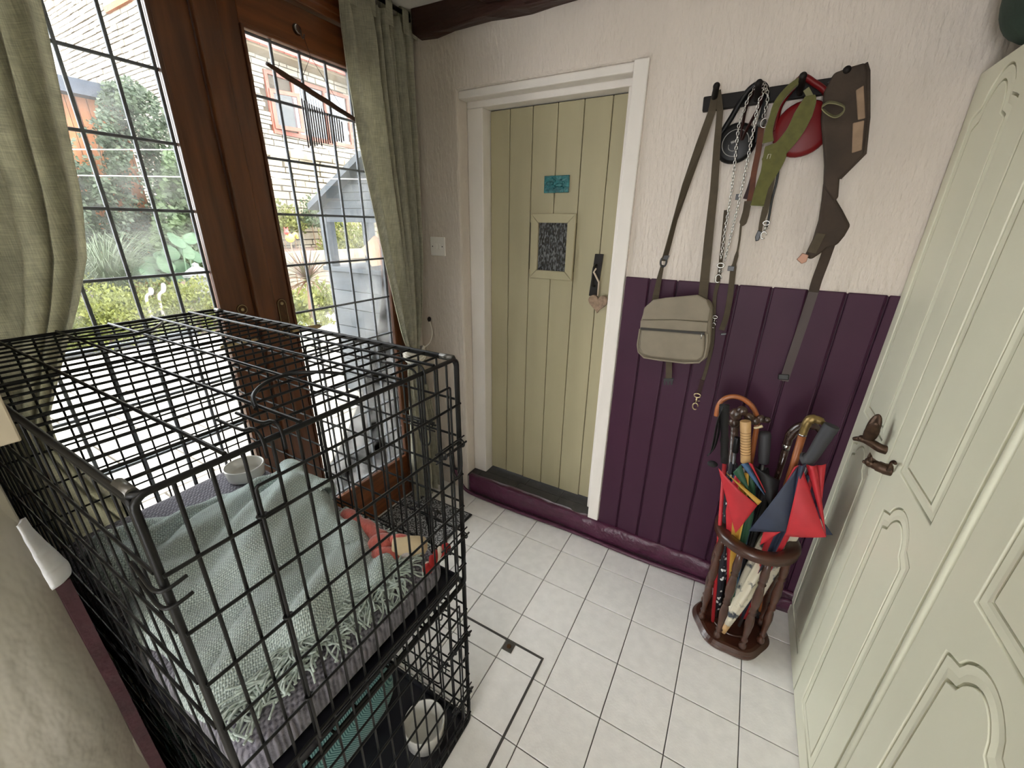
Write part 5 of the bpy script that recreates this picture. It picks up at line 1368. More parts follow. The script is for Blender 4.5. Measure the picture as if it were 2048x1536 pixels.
MB().tube(smooth_path([c1, S(1611, 853, 1.428), S(1617, 842, 1.428), S(1628, 838, 1.428), S(1642, 843, 1.428), S(1652, 852, 1.43)], 5), [0.0115] * 6 + [0.013] * 5 + [0.0145] * 5 + [0.012] * 5 + [0.008] * 4 + [0.004], 12).build('bird_head', m_brassd, t)
t = thing('walking_stick', 'dark horn-handled crook stick with silver collar in the stand', 'walking stick', (SX + 0.02, SY + 0.05, FZ), 'sticks in the umbrella stand')
f0 = V((SX + 0.020, SY + 0.055, FZ + 0.003))
MB().tube([f0, S(1562, 930, 1.465), S(1571, 898, 1.465)], [0.008, 0.010, 0.011], 12).build('shaft', m_horn, t)
MB().tube([S(1571, 898, 1.465), S(1574, 886, 1.464)], 0.0125, 14).build('collar', m_chrome, t)
MB().tube(smooth_path([S(1574, 888, 1.464), S(1580, 872, 1.462), S(1592, 858, 1.460), S(1610, 851, 1.458), S(1630, 853, 1.458), S(1640, 862, 1.46)], 5), [0.0135] * 5 + [0.0155] * 10 + [0.013] * 6 + [0.009] * 5, 14).build('horn_crook', m_horn, t)
t = stick('slim brown stick with rubber foot leaning out behind the stand spindles', (SX + 0.098, SY + 0.075, FZ + 0.004), [V((SX + 0.07, SY + 0.06, 0.40)), V((SX + 0.055, SY + 0.05, 0.56))], 0.007, m_tanw)
MB().tube([(SX + 0.098, SY + 0.075, FZ + 0.003), (SX + 0.096, SY + 0.074, FZ + 0.035)], [0.013, 0.009], 12).build('rubber_foot', m_foam, t)

# ================================================================== the garden beyond the glass
random.seed(21)
GZ = -0.15
m_slab = M('pale_sandstone', (149, 142, 131), 0.9, var=0.08, vs=3, bump=0.3, bs=25, dist=0.004)
m_soil = M('bark_mulch', (84, 64, 53), 1.0, var=0.35, vs=14, bump=0.8, bs=30, dist=0.03)
m_stone = M('pale_limestone', (144, 137, 124), 0.95, var=0.18, vs=1.7, bump=0.5, bs=9, dist=0.03)
m_drystone = M('weathered_dry_stone', (131, 121, 103), 0.95, var=0.28, vs=2.6, bump=0.6, bs=12, dist=0.03)
m_joint = M('stone_joint', (70, 62, 52), 1.0)
m_roof = M('red_clay_tile', (112, 67, 56), 0.9, var=0.25, vs=6)
m_fascia = M('cream_render', (144, 133, 112), 0.9)
m_frame = M('red_brown_window_paint', (123, 64, 46), 0.5)
m_orange = M('orange_cedar_board', (144, 92, 57), 0.8, var=0.15, vs=6, stretch=(1, 4, 0.3))
m_felt = M('dark_felt_fascia', (49, 54, 64), 0.8, var=0.12, vs=8)
m_char = M('charcoal_stained_timber', (50, 56, 62), 0.65, var=0.15, vs=12, stretch=(0.3, 3, 3), bump=0.4, bs=30, dist=0.003)
struct(MB().box((-40, -14, GZ - 0.4), (-7.02, 30, GZ - 0.01)).build('soil', m_soil), 'bark-mulched garden ground')
pt = MB().box((-7.02, -6, GZ - 0.3), (-1.80, 12, GZ - 0.032)).build('patio', m_joint)
struct(pt, 'pale stone paved patio outside the garden doors')
sl = MB().box((-0.295, -0.295, -0.035), (0.295, 0.295, 0.0)).mesh('paving_slab', m_slab)
for i in range(9):
    for j in range(13):
        place('paving_slab', sl, pt, (-2.105 - 0.6 * i, -1.6 + 0.6 * j + (0.3 if i % 2 else 0), GZ - random.uniform(0, 0.003)), None, (0.99, 0.99, 1))
# ---- edging pole along the far side of the paving
a, b_ = WZ(150, 706, GZ + 0.05), WZ(392, 664, GZ + 0.05)
o = MB().tube([a.lerp(b_, t) for t in (-0.4, 0, 0.5, 1)], 0.05, 10).build('edging_pole', M('galvanised_pole', (90, 94, 100), 0.5, metal=0.4))
tag(o, 'grey metal edging pole lying along the far side of the patio', 'pole')

# ---- neighbour's stone house
def stones(mb, o, U, W, N_, lu, lw, ch, sw, holes=(), dep=0.03):
    """rough coursed stones in the plane o + u*U + w*W standing proud along N_"""
    o, U, W, N_ = V(o), V(U), V(W), V(N_)
    w_ = 0.0
    while w_ < lw:
        h = ch * random.uniform(0.75, 1.3); u = -random.uniform(0, sw)
        while u < lu:
            l = sw * random.uniform(0.5, 1.6)
            u0, u1 = max(u, 0), min(u + l, lu)
            w1 = min(w_ + h, lw)
            cu_, cw = (u0 + u1) / 2, (w_ + w1) / 2
            if u1 - u0 > 0.04 and not any(a_ < cu_ < b2 and c_ < cw < d_ for a_, b2, c_, d_ in holes):
                g_ = 0.013; d = dep * random.uniform(0.4, 1.4)
                c = o + U * cu_ + W * cw + N_ * (d / 2)
                mb.obox(c, U * ((u1 - u0) / 2 - g_), W * ((w1 - w_) / 2 - g_) + U * random.uniform(-.006, .006), N_ * (d / 2 + 0.01))
            u += l
        w_ += h
hs = thing('stone_house', "neighbour's pale stone house with red-brown window frames beyond the garden", 'building', (-13.3, 8, GZ))
HX, HY = -13.0, 7.3
wa, wb_ = WX(524, 142, HX), WX(716, 302, HX)
ev = WX(485, 84, HX + 0.5).z
MB().box((-22.4, HY + 0.001, GZ), (HX - 0.001, 20, ev + 0.2)).build('wall_core', m_joint, hs)
MB().prism([(-22.4, HY, ev + 0.2), (HX, HY, ev + 0.2), ((HX - 22.4) / 2, HY, ev + 5.2)], (0, 12, 0)).build('gable_core', m_joint, hs)
wy0, wy1, wz0_, wz1_ = wa.y, wa.y + 2.9, WX(560, 268, HX).z, wa.z + 0.05
mb = MB(); stones(mb, (HX, HY, GZ), (0, 1, 0), (0, 0, 1), (1, 0, 0), 9.5, ev - GZ, 0.13, 0.38, [(wy0 - HY, wy1 - HY, wz0_ - GZ, wz1_ - GZ)])
o = mb.build('stonework', m_stone, hs, recalc=False); o['kind'] = 'stuff'
mb = MB(); stones(mb, (-22.4, HY, GZ), (1, 0, 0), (0, 0, 1), (0, -1, 0), 9.4, ev + 0.2 - GZ + 2.6, 0.13, 0.38)
o = mb.build('stonework', m_stone, hs, recalc=False); o['kind'] = 'stuff'
# eaves: soffit, fascia and the first courses of tile
MB().box((HX - 0.1, HY - 0.15, ev), (HX + 0.55, 20, ev + 0.10)).build('soffit', m_fascia, hs)
for q in range(5):
    x0 = HX + 0.70 - 0.34 * q
    for k_ in range(26):
        y0 = HY - 0.2 + 0.34 * k_
        MB().obox((x0 - 0.17, y0 + 0.165, ev + 0.14 + 0.19 * q), (0.19, 0, -0.11), (0, 0.163, 0), (0.01, 0, 0.018)).build('roof_tile', m_roof, hs) if q < 3 else None
MB().prism([(HX + 0.35, HY - 0.2, ev + 0.12), (HX - 4.7, HY - 0.2, ev + 5.3), (HX - 4.7, HY - 0.2, ev + 5.2), (HX + 0.35, HY - 0.2, ev + 0.05)], (0, 12, 0)).build('roof', m_roof, hs)
# the window: frame, open casement, glass, curtains
wn = MB().box((HX - 0.02, wy0, wz0_ - 0.02), (HX + 0.10, wy1, wz0_ + 0.09)).build('window', m_frame, hs)
for lo, hi in (((wy0, wz0_ + 0.09), (wy0 + 0.09, wz1_)), ((wy1 - 0.09, wz0_ + 0.09), (wy1, wz1_)), ((wy0 + 0.09, wz1_ - 0.09), (wy1 - 0.09, wz1_)), ((wy0 + 0.80, wz0_ + 0.09), (wy0 + 0.88, wz1_ - 0.09)), ((wy0 + 1.90, wz0_ + 0.09), (wy0 + 1.98, wz1_ - 0.09))):
    MB().box((HX - 0.02, lo[0], lo[1]), (HX + 0.08, hi[0], hi[1])).build('window_bar', m_frame, wn)
m_blue2 = M('sky_blue_curtain', (120, 190, 226), 0.9); m_net = M('white_net_curtain', (226, 228, 226), 0.9); m_pale = M('pale_room', (200, 214, 222), 0.9)
def fold(y0, y1, z0, z1, x, mat, nm):
    MB().sheet(30, 2, lambda u, v: V((x + 0.04 * sin(u * 40), lerp(y0, y1, u), lerp(z0, z1, v)))).build(nm, mat, wn, solid=0.01, recalc=False)
fold(wy0 + 0.75, wy0 + 1.95, wz0_ + 0.05, wz1_, HX - 0.05, m_blue2, 'blue_curtain'); fold(wy0 + 1.95, wy1, wz0_ + 0.05, wz1_, HX - 0.05, m_net, 'net_curtain'); fold(wy0, wy0 + 0.75, wz0_ + 0.05, wz1_, HX - 0.08, m_pale, 'net_curtain')
m_pane2 = glassmat('house_window_glass', (0.9, 0.95, 1.0))
MB().box((HX + 0.02, wy0 + 0.88, wz0_ + 0.09), (HX + 0.025, wy1 - 0.09, wz1_ - 0.09)).build('pane', m_pane2, wn)
cs = V((HX + 0.09, wy0 + 0.06, 0)); cd = V((0.35, 0.93, 0)).normalized()
for (a_, b2, c_, d_) in ((0.0, 0.80, wz0_ + 0.10, wz0_ + 0.20), (0.0, 0.80, wz1_ - 0.55, wz1_ - 0.45), (0.0, 0.09, wz0_ + 0.20, wz1_ - 0.55), (0.71, 0.80, wz0_ + 0.20, wz1_ - 0.55)):
    MB().obox(cs + cd * ((a_ + b2) / 2) + V((0, 0, (c_ + d_) / 2)), cd * ((b2 - a_) / 2), V((-cd.y, cd.x, 0)) * 0.03, V((0, 0, (d_ - c_) / 2))).build('casement_bar', m_frame, wn)
MB().obox(cs + cd * 0.40 + V((0, 0, (wz0_ + wz1_) / 2 - 0.18)), cd * 0.31, V((-cd.y, cd.x, 0)) * 0.003, V((0, 0, (wz1_ - wz0_) / 2 - 0.37))).build('casement_pane', m_pane2, wn)
g1_, g2_ = WY(200, -45, HY), WY(262, -8, HY)
gw = MB().box((min(g1_.x, g2_.x), HY - 0.12, g2_.z - 0.15), (max(g1_.x, g2_.x) + 0.5, HY - 0.02, g2_.z)).build('gable_window', m_orange, hs)
MB().box((min(g1_.x, g2_.x), HY - 0.10, g2_.z), (max(g1_.x, g2_.x) + 0.5, HY - 0.05, g2_.z + 1.2)).build('pane', m_pale, gw)

# ---- dry-stone garden wall with coping
dw = MB().box((-10.7, 5.2, GZ), (-10.42, 16, WX(600, 318, -10.4).z)).build('garden_wall', m_joint)
tag(dw, 'weathered dry-stone garden wall in front of the house', 'garden wall')
zc = WX(600, 318, -10.4).z
mb = MB(); stones(mb, (-10.42, 5.2, GZ), (0, 1, 0), (0, 0, 1), (1, 0, 0), 10.5, zc - GZ, 0.15, 0.42, (), 0.07)
o = mb.build('stonework', m_drystone, dw, recalc=False); o['kind'] = 'stuff'
y = 5.2
while y < 15.5:
    l = random.uniform(0.35, 0.7)
    MB().obox((-10.55, y + l / 2, zc + 0.07), (0.24, 0, 0), (0, l / 2 - 0.012, 0), (0.01, 0, random.uniform(0.06, 0.10))).build('coping_stone', m_drystone, dw, bevel=0.02); y += l
# ---- timber shed with dark fascia
sx_ = -11.4
sh = thing('garden_shed', 'orange cedar garden shed with dark fascia half covered by ivy', 'shed', (sx_, 3.5, GZ))
fa, fb_ = WX(60, 132, sx_ + 0.3), WX(289, 206, sx_ + 0.3)
zt_ = WX(128, 150, sx_ + 0.3).z; zb_ = WX(290, 208, sx_ + 0.3).z
zt_ = (zt_ + WX(285, 186, sx_ + 0.3).z) / 2
zb_ = (WX(150, 190, sx_ + 0.3).z + WX(288, 210, sx_ + 0.3).z) / 2
MB().box((sx_ - 2.0, fa.y, zb_), (sx_ + 0.3, fb_.y, zt_)).build('roof_fascia', m_felt, sh)
MB().box((sx_ - 1.9, fa.y + 0.1, GZ), (sx_ - 0.02, fb_.y - 0.30, zb_)).build('shed_core', m_joint, sh)
y = fa.y + 0.1
while y < fb_.y - 0.32:
    MB().box((sx_ - 0.025, y + 0.006, GZ), (sx_ + random.uniform(0.0, 0.012), min(y + 0.15, fb_.y - 0.30) - 0.006, zb_)).build('board', m_orange, sh); y += 0.15
MB().box((-9.95, 1.2, GZ), (-9.85, 5.1, 1.2)).build('fence_panel', m_orange, sh) if False else None

# ---- leaves
def leafq(mb, c, d, n_, s, m=0, asp=0.6):
    """one leaf: a folded rhombus along d with normal n_"""
    d = d.normalized(); sd = d.cross(n_)
    sd = sd.normalized() if sd.length > 1e-4 else d.orthogonal()
    nn = sd.cross(d)
    mb.add([c, c + d * s * 0.5 + sd * s * asp * 0.5 + nn * s * 0.10, c + d * s, c + d * s * 0.5 - sd * s * asp * 0.5 + nn * s * 0.10], [(0, 1, 2), (0, 2, 3)], m)
def rv(): return V((random.gauss(0, 1), random.gauss(0, 1), random.gauss(0, 1)))
def mound(mb, c, r, n, s, flat=0.0, shell=0.75):
    c = V(c)
    for _ in range(n):
        d = rv().normalized()
        if d.z < -0.1: d.z = -d.z * 0.5
        k_ = random.uniform(shell, 1.0)
        bump = 1 + 0.07 * sin(d.x * 9 + c.y * 3) * sin(d.y * 8 + c.x) + 0.05 * sin(d.z * 13)
        p = c + V((d.x * r[0], d.y * r[1], d.z * r[2])) * k_ * bump
        leafq(mb, p, (d * 0.6 + rv() * 0.5 + V((0, 0, 0.4))), d + rv() * 0.3, s * random.uniform(0.6, 1.3))
m_lime = leafmat('lime_heather', (110, 113, 54), (72, 79, 33), 0.3, 5)
m_mid = leafmat('soft_green_leaf', (85, 99, 67), (47, 62, 41), 0.35, 4)
m_ivy = leafmat('grey_green_ivy', (79, 89, 69), (41, 54, 40), 0.3, 5)
m_yleaf = leafmat('yellow_green_leaf', (116, 116, 61), (79, 86, 43), 0.35, 4)
m_blade = leafmat('pale_grass_blade', (96, 106, 82), (62, 76, 54), 0.3, 6)
m_big = leafmat('blue_green_broad_leaf', (81, 104, 78), (54, 79, 55), 0.35, 3)
m_redsp = leafmat('bronze_red_blade', (96, 54, 43), (69, 73, 39), 0.3, 8)
m_twig = M('brown_twig', (104, 80, 60), 0.9)
def plant(name, label, cat, loc, group=None):
    return thing(name, label, cat, loc, group)
def foliage(mb, t, mat, name='foliage'):
    o = mb.build(name, mat, t, recalc=False); o['kind'] = 'stuff'; return o
hedge = [((-7.75, 1.15, GZ), (0.60, 0.75, 0.74), 'low lime-green clipped shrub by the patio edge, next to the curtain side'),
         ((-7.75, 2.15, GZ), (0.62, 0.80, 0.76), 'low lime-green clipped shrub with driftwood stakes by the patio'),
         ((-7.65, 3.30, GZ), (0.60, 0.80, 0.78), 'low lime-green clipped shrub beside the stone lantern'),
         ((-8.75, 1.95, GZ), (0.55, 0.90, 0.95), 'taller lime-green shrub behind the clipped shrubs'),
         ((-8.5, 3.0, GZ), (0.50, 0.75, 0.72), 'lime-green shrub at the foot of the broad-leaved plant')]
for c, r, lab in hedge:
    t = plant('clipped_shrub', lab, 'shrub', c, 'lime-green clipped shrubs at the patio edge')
    mb = MB(); mound(mb, c, r, 5200, 0.055); foliage(mb, t, m_lime)
    for q in range(4):
        a = q * 1.7; MB().tube([V(c), V(c) + V((0.25 * cos(a), 0.25 * sin(a), 0.35))], [0.02, 0.008], 6).build('stem', m_twig, t)
# ivy over the shed and the shrubs before it: leaves scattered over the area they cover in the photograph
def inpoly(px, py, poly):
    r_ = False; k_ = len(poly)
    for i in range(k_):
        (x0, y0), (x1, y1) = poly[i], poly[i - 1]
        if (y0 > py) != (y1 > py) and px < (x1 - x0) * (py - y0) / (y1 - y0) + x0: r_ = not r_
    return r_
def leafwall(t, polys, x, dx, n, s, mat, gaps=(), name='foliage'):
    mb = MB(); k_ = 0
    xs_ = [p[0] for p in polys]; ys_ = [p[1] for p in polys]
    while k_ < n:
        px, py = random.uniform(min(xs_), max(xs_)), random.uniform(min(ys_), max(ys_))
        if not inpoly(px, py, polys): continue
        if any(((px - gx) / gr) ** 2 + ((py - gy) / gh_) ** 2 < 1 and random.random() < 0.88 for gx, gy, gr, gh_ in gaps): continue
        xx = x + random.uniform(-dx, dx) + 0.25 * sin(px * 0.07) * cos(py * 0.05)
        p = WX(px, py, xx)
        if p.z < GZ: continue
        leafq(mb, p, V((0.5, random.uniform(-0.9, 0.9), -0.9 + random.uniform(0, 1.2))), V((1, random.uniform(-1, 1), random.uniform(-0.2, 1.4))) , s * random.uniform(0.6, 1.4), 0, 0.75); k_ += 1
    return foliage(mb, t, mat, name)
t = plant('ivy', 'grey-green ivy climbing over the orange shed', 'climbing plant', (-10.8, 4.2, GZ))
leafwall(t, [(120, 300), (185, 230), (205, 165), (250, 150), (300, 185), (340, 240), (400, 330), (425, 420), (440, 560), (120, 560)], -10.7, 0.30, 17000, 0.075, m_ivy, [(170, 260, 26, 60), (196, 320, 16, 34), (268, 345, 14, 50), (285, 395, 16, 28), (160, 300, 20, 30), (200, 425, 14, 10), (240, 410, 8, 16), (330, 440, 7, 16)])
for q in range(9):
    a = WX(190 + 26 * q, 500, -10.8); b_ = WX(180 + 22 * q + random.uniform(-20, 20), 260 + 8 * q, -10.8); a.z = GZ
    MB().tube(smooth_path([a, a.lerp(b_, 0.5) + V((0, random.uniform(-.2, .2), 0)), b_], 4), 0.018, 6).build('vine_stem', m_twig, t)
t = plant('flowering_shrub', 'soft green leafy shrub behind the stone lantern', 'shrub', (-9.6, 4.5, GZ))
leafwall(t, [(330, 300), (400, 320), (420, 400), (440, 480), (445, 545), (330, 545), (300, 470), (320, 380)], -9.6, 0.35, 6000, 0.085, m_mid, [(330, 420, 12, 30)])
for q in range(6):
    a = V((-9.6, 4.1 + 0.2 * q, GZ)); MB().tube([a, a + V((random.uniform(-.2, .2), random.uniform(-.3, .3), 1.8))], [0.02, 0.006], 6).build('stem', m_twig, t)
t = plant('flowering_shrub', 'yellow-green shrub at the corner of the stone wall', 'shrub', (-9.9, 4.9, GZ))
leafwall(t, [(372, 330), (400, 300), (430, 400), (425, 440), (385, 420)], -9.8, 0.2, 1300, 0.08, m_yleaf)
MB().tube([(-9.9, 4.9, GZ), (-9.8, 4.75, 1.9)], [0.03, 0.008], 6).build('stem', m_twig, t)
# ornamental grass
gc = WX(205, 520, -8.95); gc.z = 0.1
t = plant('ornamental_grass', 'pale arching clump of ornamental grass before the ivy', 'grass', (gc.x, gc.y, GZ))
mb = MB()
for q in range(420):
    a = random.uniform(0, 2 * pi); L_ = random.uniform(0.9, 1.9); out = random.uniform(0.25, 0.95)
    p0 = V((gc.x, gc.y, GZ)) + V((cos(a), sin(a), 0)) * random.uniform(0, 0.18)
    d = V((cos(a), sin(a), 0))
    pts = [p0 + d * (out * L_ * u * u * 0.9) + V((0, 0, L_ * 1.15 * (u * 1.25 - 0.62 * u * u * u))) for u in (0, 0.25, 0.5, 0.75, 1)]
    mb.strap(pts, [0.010, 0.011, 0.010, 0.007, 0.002], 0.002, V((-d.y, d.x, 0)))
foliage(mb, t, m_blade, 'blades')
# broad-leaved plant
t = plant('broad_leaved_plant', 'large blue-green broad-leaved plant beside the stone lantern', 'plant', WX(370, 540, -8.6))
t.location.z = GZ; t['_org'] = (t.location.x, t.location.y, GZ)
for q, (px, py, s_) in enumerate(((352, 480, .34), (372, 500, .36), (330, 528, .34), (296, 540, .32), (392, 512, .30), (312, 552, .30), (352, 548, .32), (280, 548, .28), (382, 476, .30), (340, 505, .36), (362, 530, .32), (322, 512, .28), (305, 525, .30))):
    c = WX(px, py, -8.55 - 0.05 * q)
    n_ = V((0.8, random.uniform(-.4, .3), random.uniform(0.3, 0.8))).normalized(); up_v = V((random.uniform(-.2, .2), random.uniform(-.6, .6), 0.8))
    d = (up_v - n_ * up_v.dot(n_)).normalized(); sd = d.cross(n_)
    def bl(u, v, c=c, d=d, sd=sd, n_=n_, s_=s_):
        w_ = sin(pi * min(1, v * 0.97 + 0.03)) ** 0.6 * (1.1 - 0.5 * v)
        x_ = (u - 0.5) * 2
        return c + d * (v - 0.5) * s_ + sd * (x_ * w_ * s_ * 0.42 * (1 + 0.06 * sin(v * 40))) + n_ * (-0.12 * s_ * v * v + 0.05 * s_ * abs(x_))
    MB().sheet(8, 12, bl).build('leaf', m_big, t, recalc=False, solid=0.004)
    MB().tube([V((c.x - 0.1, c.y, GZ)), c - d * s_ * 0.45], 0.012, 6).build('leaf_stalk', m_big, t)
# stone lantern
lc_ = WX(398, 560, -8.15); b0 = V((lc_.x, lc_.y, GZ))
t = thing('stone_lantern', 'small grey stone lantern among the garden shrubs', 'garden ornament', b0)
m_grey = M('grey_granite', (120, 120, 118), 0.9, var=0.25, vs=20, bump=0.4, bs=40)
zl = WX(398, 524, -8.15).z - GZ
for nm, pr in (('pedestal', [(0.20, 0), (0.19, 0.10), (0.09, 0.16), (0.08, zl * 0.42), (0.16, zl * 0.50), (0.16, zl * 0.54)]), ('light_box', [(0.11, zl * 0.54), (0.11, zl * 0.76)]), ('cap', [(0.22, zl * 0.76), (0.23, zl * 0.80), (0.10, zl * 0.90), (0.05, zl * 0.93), (0.05, zl * 0.97), (0, zl)])):
    MB().lathe(pr, b0, (0, 0, 1), 8, sm=False).build(nm, m_grey, t)
# driftwood stakes
m_drift = M('bleached_driftwood', (135, 129, 123), 0.9, var=0.15, vs=20)
for (px0, py0, px1, py1, lab) in ((293, 600, 301, 575, 'short bleached driftwood stake in the clipped shrubs'), (318, 598, 326, 566, 'curved bleached driftwood stake in the clipped shrubs')):
    a, b_ = WX(px0, py0, -7.5), WX(px1, py1, -7.5)
    o = MB().tube(smooth_path([V((a.x, a.y, GZ)), a, a.lerp(b_, 0.5) + V((0, 0.03, 0)), b_], 4), [0.02] * 7 + [0.024, 0.028, 0.030, 0.030, 0.026, 0.012], 8).build('driftwood_stake', m_drift)
    tag(o, lab, 'driftwood')

# ---- black timber garden bar with pitched roof
PYB = 2.62
gb_ = thing('garden_bar', 'charcoal timber garden bar with pitched roof on the patio', 'garden bar', (-2.9, PYB + 0.3, GZ))
xl = WY(655, 530, PYB).x; zt_ = WY(655, 534, PYB).z
npl = 7; xr = -2.02
MB().box((xl + 0.02, PYB + 0.022, GZ), (xr - 0.02, PYB + 0.60, zt_ - 0.03)).build('bar_core', m_char, gb_)
for q in range(npl):
    z0 = GZ + (zt_ - GZ - 0.03) * q / npl
    MB().box((xl, PYB, z0 + 0.003), (xr, PYB + 0.02, z0 + (zt_ - GZ - 0.03) / npl - 0.003)).build('plank', m_char, gb_, bevel=0.002)
MB().box((xl - 0.03, PYB - 0.03, zt_ - 0.028), (xr + 0.02, PYB + 0.64, zt_ + 0.012)).build('counter', m_char, gb_, bevel=0.004)
zr = WY(650, 428, PYB).z
for (x_, y_) in ((xl + 0.03, PYB + 0.04), (xr - 0.06, PYB + 0.04), (xl + 0.03, PYB + 0.52), (xr - 0.06, PYB + 0.52)):
    MB().box((x_ - 0.045, y_ - 0.045, zt_ + 0.012), (x_ + 0.045, y_ + 0.045, zr)).build('post', m_char, gb_, bevel=0.003)
e0, e1 = WY(624, 420, PYB - 0.06), WY(722, 322, PYB - 0.06)
slope = (e1.z - e0.z) / (e1.x - e0.x)
xm = (xl + xr) / 2
apex = e0.z + slope * (xm - e0.x)
for s_ in (-1, 1):
    A = V((xm, 0, apex)); B = V((e0.x if s_ < 0 else 2 * xm - e0.x, 0, e0.z))
    MB().prism([A + V((0, PYB - 0.10, 0)), B + V((0, PYB - 0.10, 0)), B + V((0, PYB - 0.10, 0.05)), A + V((0, PYB - 0.10, 0.05))], (0, 0.80, 0)).build('roof_panel', m_char, gb_)
zg = WY(700, 432, PYB).z
xg = e0.x + (zg + 0.03 - e0.z) / slope
for q in range(6):
    z0 = zg + (apex - zg - 0.06) * q / 6; z1 = zg + (apex - zg - 0.06) * (q + 1) / 6 - 0.006
    h0_, h1_ = (apex - z0) / slope - 0.02, (apex - z1) / slope - 0.02
    MB().prism([(xm - h0_, PYB + 0.01, z0), (xm + h0_, PYB + 0.01, z0), (xm + h1_, PYB + 0.01, z1), (xm - h1_, PYB + 0.01, z1)], (0, 0.018, 0)).build('gable_board', m_char, gb_)
MB().box((xl, PYB + 0.0, zg - 0.05), (xr, PYB + 0.06, zg)).build('gable_beam', m_char, gb_)
o = MB().prism([WY(722, 484, PYB + 0.2), WY(746, 458, PYB + 0.2), WY(766, 490, PYB + 0.2), WY(768, 516, PYB + 0.2), WY(742, 520, PYB + 0.2)], (0, 0.03, 0)).build('wooden_offcut', M('pale_brown_board', (170, 142, 120), 0.8))
for v in o.data.vertices:
    pass
zmin = min(v.co.z for v in o.data.vertices)
o.location.z = zt_ + 0.0125 - zmin
tag(o, 'pale brown board standing on the counter of the garden bar', 'board')

# ---- cordyline in a pot, small plants around it
pc = WX(622, 640, -5.2)
b0 = V((pc.x, pc.y, GZ))
pz = WX(622, 648, -5.2).z
t = thing('potted_cordyline', 'spiky bronze-red cordyline in a round pale pot on the patio', 'plant', b0)
m_pot = M('pale_glazed_pot', (196, 204, 190), 0.4)
MB().lathe([(0.15, 0), (0.17, 0.01), (0.25, (pz - GZ) * 0.7), (0.25, pz - GZ - 0.03), (0.27, pz - GZ - 0.02), (0.27, pz - GZ), (0.24, pz - GZ), (0.23, pz - GZ - 0.05), (0, pz - GZ - 0.05)], b0, (0, 0, 1), 28).build('pot', m_pot, t)
ct = WX(617, 560, -5.2)
MB().tube([V((b0.x, b0.y, pz - 0.06)), ct], [0.035, 0.025], 8).build('trunk', m_twig, t)
for q in range(64):
    a = random.uniform(0, 2 * pi); el = random.uniform(-0.25, 1.35); L_ = random.uniform(0.35, 0.58)
    d = V((cos(a) * cos(el), sin(a) * cos(el), sin(el)))
    pts = [ct + d * (L_ * u) + V((0, 0, -0.16 * u * u * cos(el))) for u in (0.03, 0.35, 0.7, 1)]
    sd = V((-sin(a), cos(a), 0))
    MB().strap(pts, [0.020, 0.026, 0.018, 0.003], 0.003, sd).build('blade', m_redsp, t)
mb = MB(); mound(mb, (b0.x, b0.y, pz - 0.02), (0.26, 0.26, 0.16), 500, 0.06); foliage(mb, t, m_yleaf)
for (px, py, x_, r_, n_, mm, lab) in ((585, 610, -6.3, (0.35, 0.40, 0.55), 1600, m_yleaf, 'yellow-green bushy plant beside the potted cordyline'), (640, 600, -7.2, (0.5, 0.6, 0.6), 1600, m_lime, 'lime bushy plant behind the potted cordyline'), (560, 430, -9.9, (0.35, 0.6, 0.7), 1500, m_yleaf, 'yellow climbing shrub low against the dry-stone wall'), (700, 470, -8.6, (0.6, 0.9, 0.9), 2600, m_yleaf, 'yellow-green shrub behind the garden bar'), (640, 420, -9.85, (0.3, 0.8, 0.8), 1400, m_mid, 'green climber on the dry-stone wall')):
    c = WX(px, py, x_)
    t = plant('garden_shrub', lab, 'shrub', (c.x, c.y, GZ))
    mb = MB(); mound(mb, (c.x, c.y, max(GZ, c.z - r_[2] * 0.5)), r_, n_, 0.085, shell=0.5); foliage(mb, t, mm)
    for q in range(5):
        MB().tube([(c.x, c.y + 0.1 * q - 0.2, GZ), (c.x, c.y + 0.16 * q - 0.32, max(GZ + 0.3, c.z))], [0.02, 0.006], 6).build('stem', m_twig, t)
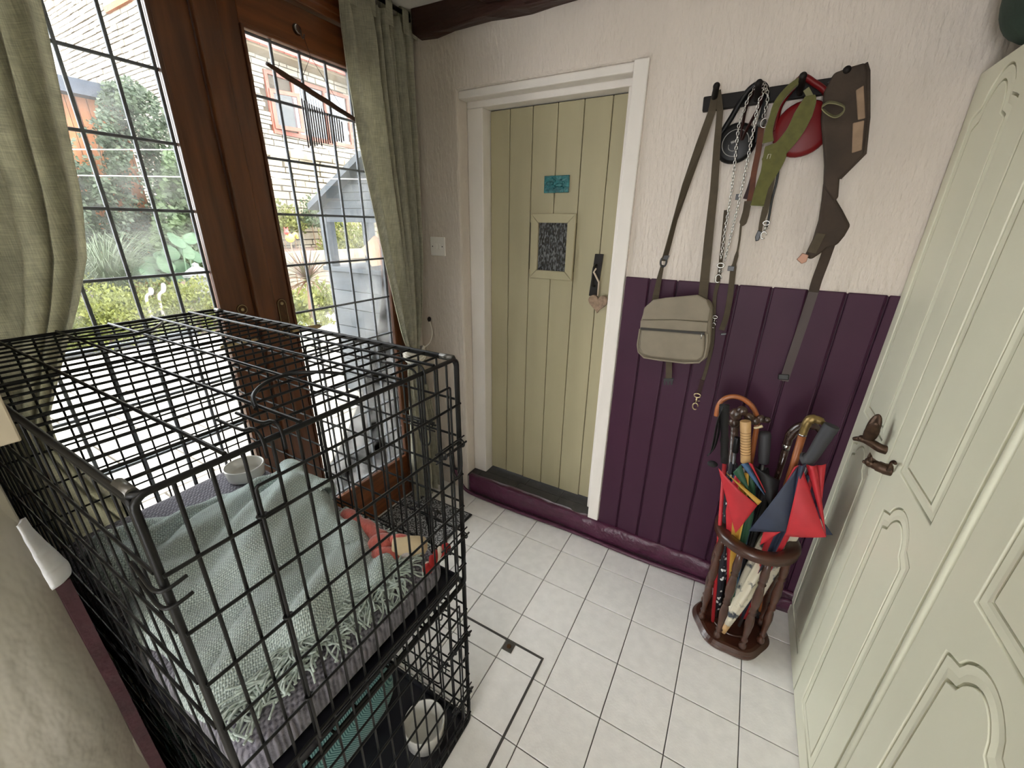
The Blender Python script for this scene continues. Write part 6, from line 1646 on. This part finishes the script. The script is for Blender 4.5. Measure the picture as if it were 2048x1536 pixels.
# raised bed of sleepers
a = WX(560, 505, -7.9); o = thing('raised_bed', 'raised bed edged with pale sleepers before the dry-stone wall', 'raised bed', (-8.2, a.y + 1, GZ))
m_sleeper = M('bleached_sleeper', (114, 105, 93), 0.9, var=0.2, vs=6)
zs = WX(600, 503, -7.9).z; k_ = max(3, int((zs - GZ) / 0.2))
for q in range(k_):
    z0 = GZ + (zs - GZ) * q / k_
    MB().box((-8.05, 4.6, z0 + 0.004), (-7.9, 8.2, z0 + (zs - GZ) / k_ - 0.004)).build('sleeper', m_sleeper, o, bevel=0.01)
MB().box((-10.3, 4.6, GZ), (-8.06, 8.2, zs - 0.06)).build('earth', m_soil, o)
# cockerel ornament on a stake
c = WX(580, 476, -7.6)
t = thing('cockerel_ornament', 'small red and yellow cockerel ornament on a stake in the raised bed', 'garden ornament', (c.x, c.y, GZ))
m_y = M('yellow_enamel', (220, 170, 50), 0.4); m_rd = M('red_enamel', (196, 48, 40), 0.4)
MB().ball(c, (0.05, 0.09, 0.08), 12, 8).build('body', m_y, t)
MB().ball(c + V((0.02, -0.06, 0.10)), 0.045, 10, 8).build('head', m_rd, t)
MB().tube(smooth_path([c + V((0, 0.05, 0.02)), c + V((0, 0.13, 0.08)), c + V((0, 0.15, -0.02))], 4), [0.03] * 4 + [0.025] * 4 + [0.01], 8).build('tail', m_y, t)
MB().prism([c + V((0.02, -0.10, 0.13)), c + V((0.02, -0.03, 0.13)), c + V((0.02, -0.03, 0.19)), c + V((0.02, -0.065, 0.15)), c + V((0.02, -0.10, 0.19))], (0.012, 0, 0)).build('comb', m_rd, t)
MB().tube([V((c.x, c.y, GZ)), c], 0.008, 6).build('stake', m_twig, t)
# washing lines
m_line = M('white_washing_line', (240, 240, 238), 0.6)
for (A, B, z, lab) in (((150, 299), (720, 300), 1.85, 'upper white washing line running out over the patio'), ((160, 351), (700, 358), 1.70, 'lower white washing line running out over the patio')):
    a, b_ = WZ(*A, z), WZ(*B, z); d = (b_ - a).normalized()
    p0 = a - d * 3.4; p1 = b_ + d * ((-1.80 - b_.x) / d.x)
    o = MB().tube([p0, a, b_, p1], 0.0022, 6).build('washing_line', m_line)
    tag(o, lab, 'washing line')

for o in bpy.data.objects:
    if '_org' in o: del o['_org']
